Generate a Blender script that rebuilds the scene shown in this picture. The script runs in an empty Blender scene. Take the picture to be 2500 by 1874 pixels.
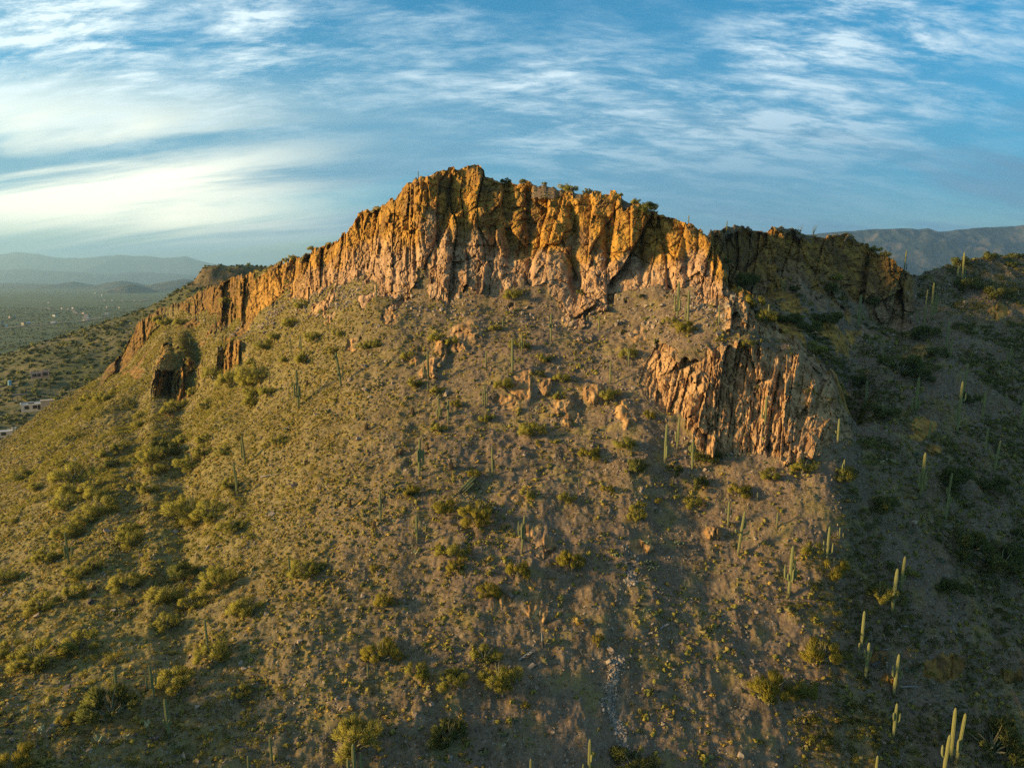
import bpy, math, random
import numpy as np
from math import radians, sin, cos, tan, pi
from mathutils import Vector, Matrix, Euler

# ------------------------------------------------------------------ camera, light, sky
SC = bpy.context.scene
COL = SC.collection
F, CX, CY = 1785.0, 1250.0, 937.0          # focal length and centre, in pixels of the 2500 x 1874 photograph
PITCH = radians(8.2)
CP, SP = cos(PITCH), sin(PITCH)
CAMZ = 110.0
cam = bpy.data.cameras.new('camera'); camo = bpy.data.objects.new('camera', cam); COL.objects.link(camo)
cam.sensor_width = 36; cam.lens = F / 2500 * 36; cam.clip_start = 1; cam.clip_end = 120000
camo.location = (0, 0, CAMZ); camo.rotation_euler = (pi / 2 - PITCH, 0, 0)
SC.camera = camo
SC.view_settings.view_transform = 'Standard'; SC.view_settings.look = 'None'
SC.view_settings.exposure = 0.93; SC.view_settings.gamma = 1; SC.view_settings.use_curve_mapping = False
SC.cycles.use_denoising = False
try: SC.cycles.denoiser = 'OPENIMAGEDENOISE'
except Exception: pass
SC.cycles.max_bounces = 5; SC.cycles.diffuse_bounces = 2; SC.cycles.glossy_bounces = 1
SC.cycles.transparent_max_bounces = 6; SC.cycles.volume_bounces = 0
SC.cycles.caustics_reflective = False; SC.cycles.caustics_refractive = False

SUN_EL, SUN_AZ = radians(13.0), radians(-98.0)      # azimuth from the view direction (+Y), negative = to the left
sund = Vector((sin(SUN_AZ) * cos(SUN_EL), cos(SUN_AZ) * cos(SUN_EL), sin(SUN_EL)))
sl = bpy.data.lights.new('sun', 'SUN'); sl.energy = 5.0; sl.angle = radians(7.0); sl.color = (1.0, 0.70, 0.30)
so = bpy.data.objects.new('sun', sl); COL.objects.link(so)
so.rotation_euler = sund.to_track_quat('Z', 'Y').to_euler()

class NT:                                    # terse node-tree writer
    def __init__(s, tree): s.t = tree; s.n = tree.nodes; s.l = tree.links
    def new(s, ty, **kw):
        n = s.n.new(ty)
        for k, v in kw.items(): setattr(n, k, v)
        return n
    def put(s, sock, v):
        if v is None: return
        if hasattr(v, 'is_output') or isinstance(v, bpy.types.NodeSocket): s.l.new(v, sock)
        else:
            if hasattr(sock, 'default_value'):
                dv = sock.default_value
                if hasattr(dv, '__len__') and not hasattr(v, '__len__'): v = [v] * len(dv)
                if hasattr(dv, '__len__') and len(dv) == 4 and len(v) == 3: v = (*v, 1)
                sock.default_value = v
    def math(s, op, a, b=None, c=None, clamp=False):
        n = s.new('ShaderNodeMath', operation=op, use_clamp=clamp)
        s.put(n.inputs[0], a); s.put(n.inputs[1], b); s.put(n.inputs[2], c)
        return n.outputs[0]
    def vmath(s, op, a, b=None, sc=None):
        n = s.new('ShaderNodeVectorMath', operation=op)
        s.put(n.inputs[0], a); s.put(n.inputs[1], b)
        if sc is not None: s.put(n.inputs['Scale'], sc)
        return n.outputs['Value'] if op in ('DOT_PRODUCT', 'LENGTH', 'DISTANCE') else n.outputs[0]
    def mix(s, f, a, b, blend='MIX'):
        n = s.new('ShaderNodeMix', data_type='RGBA', blend_type=blend)
        s.put(n.inputs[0], f); s.put(n.inputs[6], a); s.put(n.inputs[7], b)
        return n.outputs[2]
    def noise(s, vec, scale, detail=4, rough=.55, dist=0.0, lac=2.0):
        n = s.new('ShaderNodeTexNoise'); s.put(n.inputs['Vector'], vec)
        n.inputs['Scale'].default_value = scale; n.inputs['Detail'].default_value = detail
        n.inputs['Roughness'].default_value = rough; n.inputs['Distortion'].default_value = dist
        n.inputs['Lacunarity'].default_value = lac
        return n.outputs['Fac']
    def voro(s, vec, scale, feature='F1', out='Distance', rnd=1.0):
        n = s.new('ShaderNodeTexVoronoi', feature=feature); s.put(n.inputs['Vector'], vec)
        n.inputs['Scale'].default_value = scale; n.inputs['Randomness'].default_value = rnd
        return n.outputs[out]
    def ramp(s, f, stops):
        n = s.new('ShaderNodeValToRGB'); s.put(n.inputs[0], f)
        e = n.color_ramp.elements
        while len(e) < len(stops): e.new(.5)
        for k, (p, c) in enumerate(stops):
            e[k].position = p; e[k].color = c if len(c) == 4 else (*c, 1)
        return n.outputs[0]
    def rng(s, v, a, b, c=0.0, d=1.0, smooth=True):
        n = s.new('ShaderNodeMapRange', interpolation_type='SMOOTHSTEP' if smooth else 'LINEAR')
        s.put(n.inputs[0], v); s.put(n.inputs[1], a); s.put(n.inputs[2], b); s.put(n.inputs[3], c); s.put(n.inputs[4], d)
        return n.outputs[0]
    def mapping(s, vec, scale=(1, 1, 1), rot=(0, 0, 0), loc=(0, 0, 0)):
        n = s.new('ShaderNodeMapping'); s.put(n.inputs[0], vec)
        n.inputs['Scale'].default_value = scale; n.inputs['Rotation'].default_value = rot; n.inputs['Location'].default_value = loc
        return n.outputs[0]

def pixdir(px, py):
    u = (px - CX) / F; v = (CY - py) / F
    d = np.array((u, CP + v * SP, -SP + v * CP)); return d / np.linalg.norm(d)

world = bpy.data.worlds.new('World'); SC.world = world; world.use_nodes = True
def build_sky():
    T = NT(world.node_tree); T.n.clear()
    out = T.new('ShaderNodeOutputWorld'); bg = T.new('ShaderNodeBackground')
    sky = T.new('ShaderNodeTexSky', sky_type='NISHITA', sun_disc=False)
    sky.sun_elevation = SUN_EL; sky.sun_rotation = SUN_AZ
    sky.altitude = 600; sky.air_density = 1.0; sky.dust_density = 1.2; sky.ozone_density = 3.0
    hs = T.new('ShaderNodeHueSaturation'); T.put(hs.inputs['Color'], sky.outputs[0])
    hs.inputs['Saturation'].default_value = 1.85; hs.inputs['Hue'].default_value = .485; hs.inputs['Value'].default_value = 1.3
    base = hs.outputs[0]
    d = T.new('ShaderNodeTexCoord').outputs['Generated']
    sp = T.new('ShaderNodeSeparateXYZ'); T.put(sp.inputs[0], d)
    x, y, z = sp.outputs
    zc = T.math('MAXIMUM', z, 0.0)
    inv = T.math('DIVIDE', 1.0, T.math('ADD', zc, 0.34))
    cb = T.new('ShaderNodeCombineXYZ'); T.put(cb.inputs[0], T.math('MULTIPLY', x, inv)); T.put(cb.inputs[1], T.math('MULTIPLY', y, inv))
    p = cb.outputs[0]                                         # position on a flat cloud deck
    def near(px, py, r0, r1):                                 # 1 round one direction, falling to 0
        return T.rng(T.vmath('DISTANCE', d, tuple(pixdir(px, py))), r0, r1, 1.0, 0.0)
    # smooth blue-grey veil with long soft bands
    n1 = T.noise(T.mapping(p, (.50, 1.9, 1), (0, 0, radians(10)), (3.1, 1.7, 0)), 1.5, 6, .52, .4)
    # combed cirrus: two scales of streaks, torn by a third
    n2 = T.noise(T.mapping(p, (.9, 1.7, 1), (0, 0, radians(-32)), (1.3, 4.2, 0)), 1.9, 10, .62, .18)
    n3 = T.noise(T.mapping(p, (1.5, 4.4, 1), (0, 0, radians(-40)), (7.7, 2.2, 0)), 3.2, 12, .68, .22)
    n4 = T.noise(T.mapping(p, (3.0, 11.0, 1), (0, 0, radians(35)), (0, 0, 0)), 4.0, 5, .6, .3)
    nb = T.noise(T.mapping(p, (.5, .8, 1), (0, 0, 0), (5.0, 1.0, 0)), .9, 4, .5, .2)
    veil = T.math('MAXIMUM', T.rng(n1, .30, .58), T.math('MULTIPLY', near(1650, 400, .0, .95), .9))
    mixn = T.math('ADD', T.math('MULTIPLY', n2, .55), T.math('MULTIPLY', n3, .45))
    cir = T.math('MULTIPLY', T.rng(mixn, .45, .72), T.rng(n4, .30, .66, .50, 1.25))
    place = T.math('ADD', T.math('MULTIPLY', near(190, -20, .03, .30), 1.1), T.math('MULTIPLY', near(1820, 190, .10, .44), 1.05))
    place = T.math('ADD', place, T.math('MULTIPLY', near(620, 150, .03, .26), .45))
    place = T.math('ADD', place, T.math('MULTIPLY', near(1150, 110, .05, .24), .35))
    place = T.math('ADD', place, T.math('MULTIPLY', near(1400, 270, .02, .16), .45))
    place = T.math('SUBTRACT', place, T.math('ADD', T.math('MULTIPLY', near(430, 60, .01, .10), .9), T.math('MULTIPLY', near(1500, -80, .08, .24), .9)))
    cir = T.math('MULTIPLY', cir, T.math('ADD', T.rng(nb, .40, .60, .10, .55), place, clamp=False), clamp=True)
    wisp = T.math('MULTIPLY', T.math('MAXIMUM', place, 0.0), T.rng(n3, .38, .66, 0, .55), clamp=True)
    cir = T.math('ADD', cir, wisp, clamp=True)
    cir = T.math('MULTIPLY', cir, T.rng(z, .09, .26, .12, 1.0), clamp=True)
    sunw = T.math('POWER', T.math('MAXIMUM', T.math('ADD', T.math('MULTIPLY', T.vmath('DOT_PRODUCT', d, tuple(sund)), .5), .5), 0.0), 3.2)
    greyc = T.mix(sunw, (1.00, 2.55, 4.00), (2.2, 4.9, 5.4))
    greyc = T.mix(T.rng(z, .45, .80), greyc, (3.0, 3.3, 3.5))           # unseen overhead sheet whitened, added to make the blue shade fill more neutral
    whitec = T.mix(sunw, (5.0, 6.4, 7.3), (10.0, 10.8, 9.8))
    c = T.mix(T.math('MULTIPLY', veil, T.math('ADD', T.rng(z, .12, .34, 1.0, .28), T.rng(z, .45, .80, 0.0, .36))), base, greyc)  # last term thickens the unseen overhead veil, to neutralise the shade fill
    lowb = T.math('MULTIPLY', T.rng(T.noise(T.mapping(p, (.45, 2.6, 1), (0, 0, radians(7)), (2.6, 3.3, 0)), 1.7, 8, .55, .5), .35, .62), T.math('MULTIPLY', T.rng(z, .02, .08), T.rng(z, .12, .27, 1.0, 0.0)))
    c = T.mix(T.math('MULTIPLY', lowb, T.math('ADD', T.math('MULTIPLY', sunw, .8), T.math('MULTIPLY', near(120, 520, .04, .42), .95), clamp=True), clamp=True), c, (10.8, 10.6, 8.6))
    c = T.mix(cir, c, whitec)
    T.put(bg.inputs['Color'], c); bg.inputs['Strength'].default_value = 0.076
    T.l.new(bg.outputs[0], out.inputs['Surface'])
build_sky()

# ------------------------------------------------------------------ noise
def _h(ix, iy, iz, seed):
    h = (ix.astype(np.int64) * 374761393 + iy.astype(np.int64) * 668265263 + iz.astype(np.int64) * 2147483647 + seed * 974711) & 0xffffffff
    h = ((h ^ (h >> 13)) * 1274126177) & 0xffffffff
    h = ((h ^ (h >> 16)) * 2246822519) & 0xffffffff
    return ((h ^ (h >> 15)) & 0xffffff).astype(np.float32) / 16777215.0
def vnoise(x, y, z=None, seed=0):            # value noise, -1..1
    if z is None: z = np.zeros_like(x)
    ix, iy, iz = np.floor(x), np.floor(y), np.floor(z)
    fx, fy, fz = x - ix, y - iy, z - iz
    fx = fx * fx * fx * (fx * (fx * 6 - 15) + 10); fy = fy * fy * fy * (fy * (fy * 6 - 15) + 10); fz = fz * fz * fz * (fz * (fz * 6 - 15) + 10)
    r = 0
    for a in (0, 1):
        wa = fx if a else 1 - fx
        for b in (0, 1):
            wb = wa * (fy if b else 1 - fy)
            for c in (0, 1):
                r = r + wb * (fz if c else 1 - fz) * _h(ix + a, iy + b, iz + c, seed)
    return r * 2 - 1
def vnoise2(x, y, seed=0):
    ix, iy = np.floor(x), np.floor(y); iz = np.zeros_like(ix)
    fx, fy = x - ix, y - iy
    fx = fx * fx * fx * (fx * (fx * 6 - 15) + 10); fy = fy * fy * fy * (fy * (fy * 6 - 15) + 10)
    r = 0
    for a in (0, 1):
        for b in (0, 1):
            r = r + (fx if a else 1 - fx) * (fy if b else 1 - fy) * _h(ix + a, iy + b, iz, seed)
    return r * 2 - 1
def fbm2(x, y, sc, octs=4, seed=0, gain=.5):
    r, a = 0, 1.0
    for o in range(octs):
        r = r + a * vnoise2(x / sc + 17.3 * o, y / sc - 9.1 * o, seed + o); a *= gain; sc *= .5
    return r
def fbm3(x, y, z, sc, octs=4, seed=0, gain=.5):
    r, a = 0, 1.0
    for o in range(octs):
        r = r + a * vnoise(x / sc + 17.3 * o, y / sc - 9.1 * o, z / sc + 3.7 * o, seed + o); a *= gain; sc *= .5
    return r
def ridge2(x, y, sc, octs=5, seed=0, gain=.5):
    r, a = 0, 1.0
    for o in range(octs):
        r = r + a * (1 - 2 * np.abs(vnoise2(x / sc + 17.3 * o, y / sc - 9.1 * o, seed + o))); a *= gain; sc *= .5
    return r
def voro2(x, y, seed=0, jit=.9):             # F1, F2, random of the nearest cell (two), offset to its point
    ix, iy = np.floor(x), np.floor(y); z0 = np.zeros_like(ix)
    f1 = np.full(x.shape, 9., np.float32); f2 = f1.copy(); r1 = np.zeros_like(f1); r2 = r1.copy(); ox = r1.copy(); oy = r1.copy()
    for a in (-1, 0, 1):
        for b in (-1, 0, 1):
            cx, cy = ix + a, iy + b
            dx = x - (cx + .5 + jit * (_h(cx, cy, z0, seed) - .5)); dy = y - (cy + .5 + jit * (_h(cx, cy, z0 + 1, seed) - .5))
            dd = np.sqrt(dx * dx + dy * dy); m = dd < f1
            f2 = np.where(m, f1, np.minimum(f2, dd))
            r1 = np.where(m, _h(cx, cy, z0 + 2, seed), r1); r2 = np.where(m, _h(cx, cy, z0 + 3, seed), r2)
            ox = np.where(m, dx, ox); oy = np.where(m, dy, oy); f1 = np.where(m, dd, f1)
    return f1, f2, r1, r2, ox, oy
def sst(a, b, x):
    t = np.clip((x - a) / (b - a), 0, 1); return t * t * (3 - 2 * t)
def gsm(a, sig):                             # gaussian smoothing along the last axis
    if sig <= 0: return a
    k = int(sig * 3) + 1; w = np.exp(-.5 * (np.arange(-k, k + 1) / sig) ** 2); w /= w.sum()
    return np.convolve(np.pad(a, k, mode='edge'), w, 'valid')

# ------------------------------------------------------------------ the mountain: profiles fanned out in plan, each over foot, outcrop, bench, cliff, top, gully, wing cliff and back
def unproj(px, py, D):                       # pixel of the photograph at forward distance D -> X, Y, Z
    u = (px - CX) / F; v = (CY - py) / F
    s = D / (CP + v * SP)
    return u * s, D + 0 * s, CAMZ + (-SP + v * CP) * s
def proj(X, Y, Z):
    dz = Z - CAMZ; dep = Y * CP - dz * SP; up = Y * SP + dz * CP
    return CX + F * X / dep, CY - F * up / dep

TAB = {  # px: (py, D) of each line along the hill, left to right
 1: [(-700,1874,62),(-400,1874,66),(0,1874,70),(600,1874,76),(1250,1874,80),(1900,1874,85),(2200,1874,87.5),(2500,1874,92),(3200,1874,102)],
 3: [(-700,1450,140),(-400,1330,170),(0,1190,195),(150,1100,203),(262,1030,215),(300,1010,222),(340,1000,226),(372,962,225),(390,980,227),(415,962,229),(440,976,231),(460,950,231),(475,938,230),(500,930,223),(520,925,214),(565,895,210),(600,890,205),(650,885,192),(700,875,185),(770,875,172),(876,880,160),(961,880,155),(1100,885,151),(1243,885,148),(1413,885,145),(1530,920,138),(1582,975,133),(1627,1040,129),(1695,1082,125),(1770,1105,122.5),(1830,1107,121.5),(1895,1098,121),(1975,1088,120.5),(2036,1092,120.5),(2070,1096,121.5),(2098,1098,124),(2150,1100,127),(2300,1100,135),(2500,1090,147),(3200,1080,170)],
 4: [(-700,1410,150),(-400,1300,185),(0,1160,205),(150,1068,211),(262,995,225),(300,972,230),(340,930,235),(372,925,232),(388,880,234),(405,860,235),(424,873,237),(440,848,239),(456,868,239),(475,896,238),(500,888,231),(520,868,224),(565,830,222),(600,838,214),(650,850,200),(700,840,192),(770,835,180),(876,832,168),(961,805,164),(1100,800,161),(1243,805,158),(1413,830,152),(1530,850,147),(1582,880,142),(1627,873,138),(1695,838,138),(1740,815,138.5),(1790,800,139.5),(1830,790,140),(1850,803,140),(1895,832,139.5),(1924,842,138.5),(1975,888,137),(2036,932,135.5),(2065,1012,133),(2098,1062,130),(2150,1062,132.5),(2300,1055,141),(2500,1045,154),(3200,1035,178)],
 5: [(-700,1330,175),(-400,1230,220),(0,1110,238),(150,1005,262),(262,930,285),(300,902,290),(340,852,289),(390,795,285),(440,770,280),(475,765,272),(510,775,260),(565,802,240),(600,805,228),(650,775,222),(700,735,218),(770,712,205),(820,695,198),(876,688,190),(916,700,184),(961,735,178),(1023,742,174),(1153,745,170),(1243,758,167),(1311,768,165),(1413,770,163),(1503,765,160),(1582,755,158),(1627,748,156),(1695,740,153),(1740,730,151),(1770,725,150),(1790,724,150),(1830,735,147.5),(1850,776,146),(1895,809,144),(1924,821,142.5),(1975,866,140.5),(2036,918,138.5),(2065,1005,136),(2098,1052,133.5),(2150,1025,139),(2300,1015,148),(2500,1005,161),(3200,990,186)],
 6: [(-700,1310,190),(-400,1205,240),(0,1080,252),(60,1040,262),(127,985,278),(174,960,288),(250,915,298),(262,900,298),(300,865,300),(315,832,300),(339,791,300),(360,772,299),(390,752,297),(452,735,289),(509,701,276),(565,678,262),(633,661,246),(701,636,235),(769,610,222),(820,588,213),(845,560,209),(876,531,206),(916,497,201),(961,488,197),(995,446,195),(1023,427,193),(1074,413,191),(1125,408,190),(1160,405,190),(1187,429,189),(1243,439,187),(1311,452,185),(1413,469,182),(1503,475,180),(1582,514,176),(1627,526,174),(1695,548,170),(1725,570,167),(1740,596,164),(1757,630,159),(1772,662,156),(1790,705,154),(1830,716,151),(1845,752,149),(1895,799,146.5),(1924,813,145),(1975,857,142.5),(1989,889,142),(2036,911,140.5),(2058,958,138.5),(2068,1001,138),(2098,1045,136.5),(2150,1000,144),(2300,985,154),(2500,970,167),(3200,955,194)],
 8: [(1740,735,190),(1800,730,192),(1850,725,194),(1900,712,196),(1953,698,199),(2060,732,202),(2150,785,203),(2204,795,203),(2243,765,208),(2300,735,212),(2400,700,221),(2500,685,230),(3200,670,265)],
 9: [(1740,563,201),(1831,562,205),(1900,560,209),(1933,561,211),(1950,572,212),(1967,578,213),(2000,581,214),(2068,579,217),(2100,590,218),(2147,616,218),(2175,636,217),(2204,656,218),(2243,679,220),(2294,661,226),(2373,640,235),(2440,632,242),(2500,627,248),(3200,612,290)],
}
W34 = [(-700,0),(345,0),(375,.45),(400,.9),(450,1),(468,.75),(490,.35),(520,.2),(548,.7),(590,.7),(625,.1),(700,0),(930,0),(1000,0),(1530,.0),(1580,.6),(1620,1),(2045,1),(2080,.5),(2098,0),(3200,0)]
W56 = [(-700,0),(225,0),(262,.8),(285,1),(345,.9),(372,.62),(400,.5),(440,.55),(480,.75),(525,.95),(565,1),(1770,1),(1800,1),(2050,1),(2080,.35),(2100,0),(3200,0)]
W89 = [(-700,0),(1690,0),(1730,1),(2185,1),(2225,.5),(2250,.12),(3200,.10)]

pxs = np.concatenate([np.arange(-640, -60, 12), np.arange(-60, 2560, 2.3), np.arange(2560, 3150, 12)]).astype(np.float64)
NC = len(pxs)
def tab(k, sig):
    a = np.array(TAB[k], float)
    fine = np.arange(-700, 3201, 1.0)
    py = gsm(np.interp(fine, a[:, 0], a[:, 1]), sig); D = gsm(np.interp(fine, a[:, 0], a[:, 2]), max(sig, 6))
    return np.interp(pxs, fine, py), np.interp(pxs, fine, D)
def wt(tb, sig=6):
    a = np.array(tb, float); fine = np.arange(-700, 3201, 1.0)
    return np.interp(pxs, fine, gsm(np.interp(fine, a[:, 0], a[:, 1]), sig))
A = {}
for k, sg in ((1, 30), (3, 14), (4, 7), (5, 9), (6, 3)): A[k] = np.array(unproj(pxs, *tab(k, sg)))
def along(k, dD, dz):                        # the line k pushed back by dD and down by dz, on the same sight azimuth
    X, Y, Z = A[k]; return np.array((X * (Y + dD) / Y, Y + dD, Z + dz))
zz = A[1]; A[0] = np.array((zz[0] * 42 / zz[1], 0 * zz[0] + 42, zz[2] - (zz[1] - 42) * .50))
# between foot and outcrop: a slightly hollow talus
A[2] = .5 * (A[1] + A[3]) + np.array((0 * pxs, 0 * pxs, -1.2 + .9 * np.sin(pxs / 170.0)))
t8, t9 = np.array(unproj(pxs, *tab(8, 6))), np.array(unproj(pxs, *tab(9, 3)))
pl7, pl8, pl9 = along(6, 8, -2.2), along(6, 24, -8), along(6, 30, -10.5)
m = sst(1655, 1740, pxs); mr = sst(2070, 2160, pxs)
g7 = along(6, 9, -4.5) * (1 - mr) + (A[6] * .72 + t8 * .28) * mr
A[7] = pl7 * (1 - m) + g7 * m
A[8] = pl8 * (1 - m) + t8 * m
A[9] = pl9 * (1 - m) + t9 * m
A[10] = along(9, 30, -9); A[11] = along(9, 230, -75); A[11][2] = np.minimum(A[11][2], -6.0)
A[11][2] = -8
NROW = [14, 150, 170, 85, 52, 165, 10, 40, 80, 10, 14]      # rows between consecutive lines
segs = []; tt = []; sid = []
for k, n in enumerate(NROW):
    t = np.arange(n) / n
    segs.append(A[k][:, None, :] * (1 - t)[None, :, None] + A[k + 1][:, None, :] * t[None, :, None]); tt.append(t); sid.append(np.full(n, k))
segs.append(A[11][:, None, :]); tt.append(np.zeros(1)); sid.append(np.full(1, 11))
P = np.concatenate(segs, 1); tt = np.concatenate(tt); sid = np.concatenate(sid)      # P[xyz, row, col]
NR = P.shape[1]
ROW0 = np.concatenate([[0], np.cumsum(NROW)])
px0, py0 = proj(*P)                          # where the smooth surface sits in the picture, used to lay out outcrops
# rockiness
R = np.zeros((NR, NC)); TONE = np.zeros((NR, NC))
def band(k, w, lo, hi):                      # weight over segment k, with ragged foot and head
    j0, j1 = ROW0[k], ROW0[k + 1]
    n = np.arange(NR); t = (n - j0) / float(j1 - j0)
    rag = (.30 if k == 5 else .22) * fbm2(P[0], P[1] * .6 + P[2] * .5, 7.0, 4, 11 + k) + .05 * fbm2(P[0], P[2], 1.2, 2, 31 + k)
    tv = t[:, None] + rag
    return sst(lo - .07, lo + .03, tv) * sst(hi + .10, hi, tv) * w[None, :]
w34, w56, w89 = wt(W34), wt(W56), wt(W89)
R56, R34, R89 = band(5, w56, .08, 1.15), band(3, w34, .02, 1.0), band(8, w89, .0, 1.05)
spotty = sst(-.35, .25, fbm2(P[0], P[2] * .8 + P[1] * .3, 9.0, 3, 91))                  # the left flank shows only scattered ledges
lf = sst(640, 520, px0); R56 = R56 * (1 - lf + lf * (.72 + .28 * spotty)); R34 = R34 * (1 - lf + lf * sst(-.5, .05, fbm2(P[0], P[2], 6.0, 4, 92)))
w45 = sst(1745, 1800, pxs) * sst(2090, 2050, pxs)                                         # the spur joins buttress and cliff end
R34 = np.maximum(R34, band(4, w45, -.1, 1.1))
h56 = np.clip((np.arange(NR) - ROW0[5]) / float(NROW[5]), 0, 1)[:, None] * np.ones((1, NC))
# small outcrops on the talus: px, py, half width, half height, push
OUT = [(1140,815,42,34,2.2),(1078,845,16,36,1.4),(1050,900,20,30,1.0),(1275,945,30,36,2.6),(1228,985,34,16,1.2),(1335,940,18,16,1.4),(1372,985,22,20,1.2),(1450,955,34,22,1.6),(1395,1015,16,18,.9),
       (1525,995,18,30,1.2),(1540,1025,16,14,1.0),(1285,1300,24,26,1.7),(1335,1335,26,26,1.2),(1262,1222,22,16,.8),(1300,1480,18,26,1.5),(1225,1475,26,14,1.0),(1185,1445,22,14,.8),
       (1320,1500,14,16,.8),(1745,1290,26,18,.8),(1560,1330,40,14,.6),(2305,1625,52,34,1.9),(2470,1650,30,22,1.5),(2170,1655,24,20,1.4),(2145,1600,26,18,1.3),(2240,870,20,34,2.2),(2250,1040,34,26,1.3),(2210,880,14,14,1.0),
       (2280,1100,20,18,1.0),(1950,870,20,24,1.0),(2010,800,34,26,1.2),(2060,830,30,24,1.2),(2440,760,26,20,.8),(860,850,14,18,.7),(1010,870,22,14,.9),(955,770,22,22,1.0),(1560,820,22,16,1.2),
       (240,1150,14,10,.8),(420,1010,12,12,.8),(330,910,20,14,1.0),(470,790,16,12,.9),(780,745,20,12,.8)]
OUT_R = []
push = np.zeros((NR, NC))
wv = 9 * fbm2(P[0], P[1] + P[2], 4.0, 3, 77)
for (a, b, rx, ry, am) in OUT:
    g = np.exp(-(((px0 - a + wv) / rx) ** 2 + ((py0 - b - wv) / ry) ** 2) ** 1.5)
    g[:ROW0[1]] = 0; OUT_R.append(g); push += g * am * .75
Rout = np.clip(np.max(OUT_R, 0) * 1.7 - .25, 0, 1)
R = np.clip(np.maximum.reduce([R56, R34, R89, Rout]), 0, 1)
# relief of the rock, pushed out along the sight azimuth (towards -radial)
az = np.hypot(P[0], P[1])
S = np.cumsum(np.concatenate([[0], np.hypot(np.diff(A[6][0] + A[5][0]) / 2, np.diff(A[6][1] + A[5][1]) / 2)]))      # metres along the cliff
Sg = np.broadcast_to(S[None, :], (NR, NC)); Zg = P[2]
rk = R > .01
s, z = Sg[rk].astype(np.float64), Zg[rk].astype(np.float64)
X_, Y_ = P[0][rk], P[1][rk]
lean = (.10 + .22 * (R34[rk] > .3)) * (z - 100)
wob = 1.6 * fbm2(s, z, 14, 3, 5) + .5 * fbm2(s, z, 3.5, 2, 6)
s1 = s - lean + wob
top = h56[rk]; is56 = R56[rk]; is34 = R34[rk]; is89 = R89[rk]
lowr = sst(.52, .18, top) * is56                             # broken apron under the columns
def cells(su, zu, sx, sz, seed, step, tx, tz, crack, cw):     # tilted planar facets with narrow cracks between them
    f1, f2, ra, rb, ox, oy = voro2(su / sx, zu / sz, seed)
    rc = (ra * 7.31) % 1.0
    return (ra - .5) * step + ox * (rb - .5) * tx + oy * (rc - .5) * tz - crack * sst(cw, 0, f2 - f1)
wob = .55 * fbm2(s, z, 9, 2, 5) + 5.0 * fbm2(s, 0 * s, 26, 2, 18); zj = z + 1.2 * fbm2(s, z, 6, 2, 15)
s1 = s - lean + wob
rough = .25 + .85 * sst(-.5, .6, fbm2(s, z, 11, 2, 16))
ledge = cells(s + 1.5 * fbm2(s, z, 5, 2, 17), z + .25 * s, 5.0, 3.4, 45, 1.5, .9, 1.6, .5, .08)
big = cells(s1, zj, 12.0, 55.0, 41, 5.8, 12.5, 4.0, 1.0, .07)
big = big + cells(s1 + 2.2, zj, 5.6, 24.0, 40, 2.4, 6.5, 3.4, .6, .09)
med = cells(s1, zj + .35 * s1, 3.0, 5.0, 42, 1.5, 4.0, 2.6, .28, .09) * rough + ledge * .55
sml = cells(s1, zj - .5 * s1, 1.3, 1.5, 43, .70, 1.5, 1.2, .22, .10) * (.5 + .5 * rough)
tny = cells(s1, zj + .3 * s1, .55, .95, 44, .26, .55, .4, .08, .12)
flut = np.where((is34 > .2) & (px0[rk] > 1400), 1.0, 0.0) * cells(s1 + .4 * fbm2(s, z, 3, 2, 22), zj, 2.3, 11.0, 46, 1.4, 3.4, .9, .9, .09)
fine = .20 * fbm3(X_, Y_, z, 1.1, 3, 51)
edge = sst(0, .10, top) * sst(1.0, .93, top) * is56 + (1 - is56)
kbig = np.where(is56 > .05, 1.0, .25) * (1 - .55 * lowr)
kbig = np.where(is89 > .3, 1.1, kbig); kbig = np.where((is34 > .3) & (is56 < .05), np.where(px0[rk] < 700, 1.3, .62), kbig)
ksc = np.clip(Sg[rk] * 0 + Y_ / 190.0, .7, 1.3)
C = (big * kbig * edge + med * (1 + .15 * lowr + .5 * (is34 > .3)) + sml * (1 + .4 * (is34 > .3)) + flut + tny + fine) * ksc
# a few deep clefts seen between the columns
for (cpx, dep, wd, t0, t1) in ((925,2.2,7,.1,1),(1010,2.6,8,.25,1),(1105,2.4,9,.35,.85),(1255,3.4,13,.3,1.0),(1300,2.0,6,.0,.9),(1395,4.2,12,.15,.85),(1475,3.0,8,.2,.75),(1545,2.0,8,.2,.9),(1610,2.4,8,.05,.7),(1655,2.4,7,.05,.9),(745,3.0,12,.2,1),(610,2.6,9,.1,.9),(575,2.6,8,0,.9)):
    C -= .75 * dep * np.exp(-((px0[rk] - cpx + 14 * (top - .5) + 4 * wob) / wd) ** 2) * sst(t0 - .1, t0 + .1, top) * sst(t1 + .12, t1 - .05, top) * is56
Cfull = np.zeros((NR, NC)); Cfull[rk] = C * np.clip(R[rk] * 1.3, 0, 1)
Cfull += push
# slope relief
und = .75 * fbm2(P[0], P[1], 16, 3, 3) + .34 * fbm2(P[0], P[1], 4.2, 2, 4) + .22 * fbm2(P[0], P[1], 1.3, 3, 8, .6)
und = und + sst(1900, 2200, px0) * (.55 * ridge2(P[0], P[1], 5.5, 3, 12) + .2 * fbm2(P[0], P[1], 1.6, 2, 13))
chute = 1.0 * np.exp(-((px0 - (1515 + 22 * np.sin(py0 / 95.0))) / 22) ** 2) * sst(1300, 1380, py0)
soil = (1 - R) * (und - .3 * chute)
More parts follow.
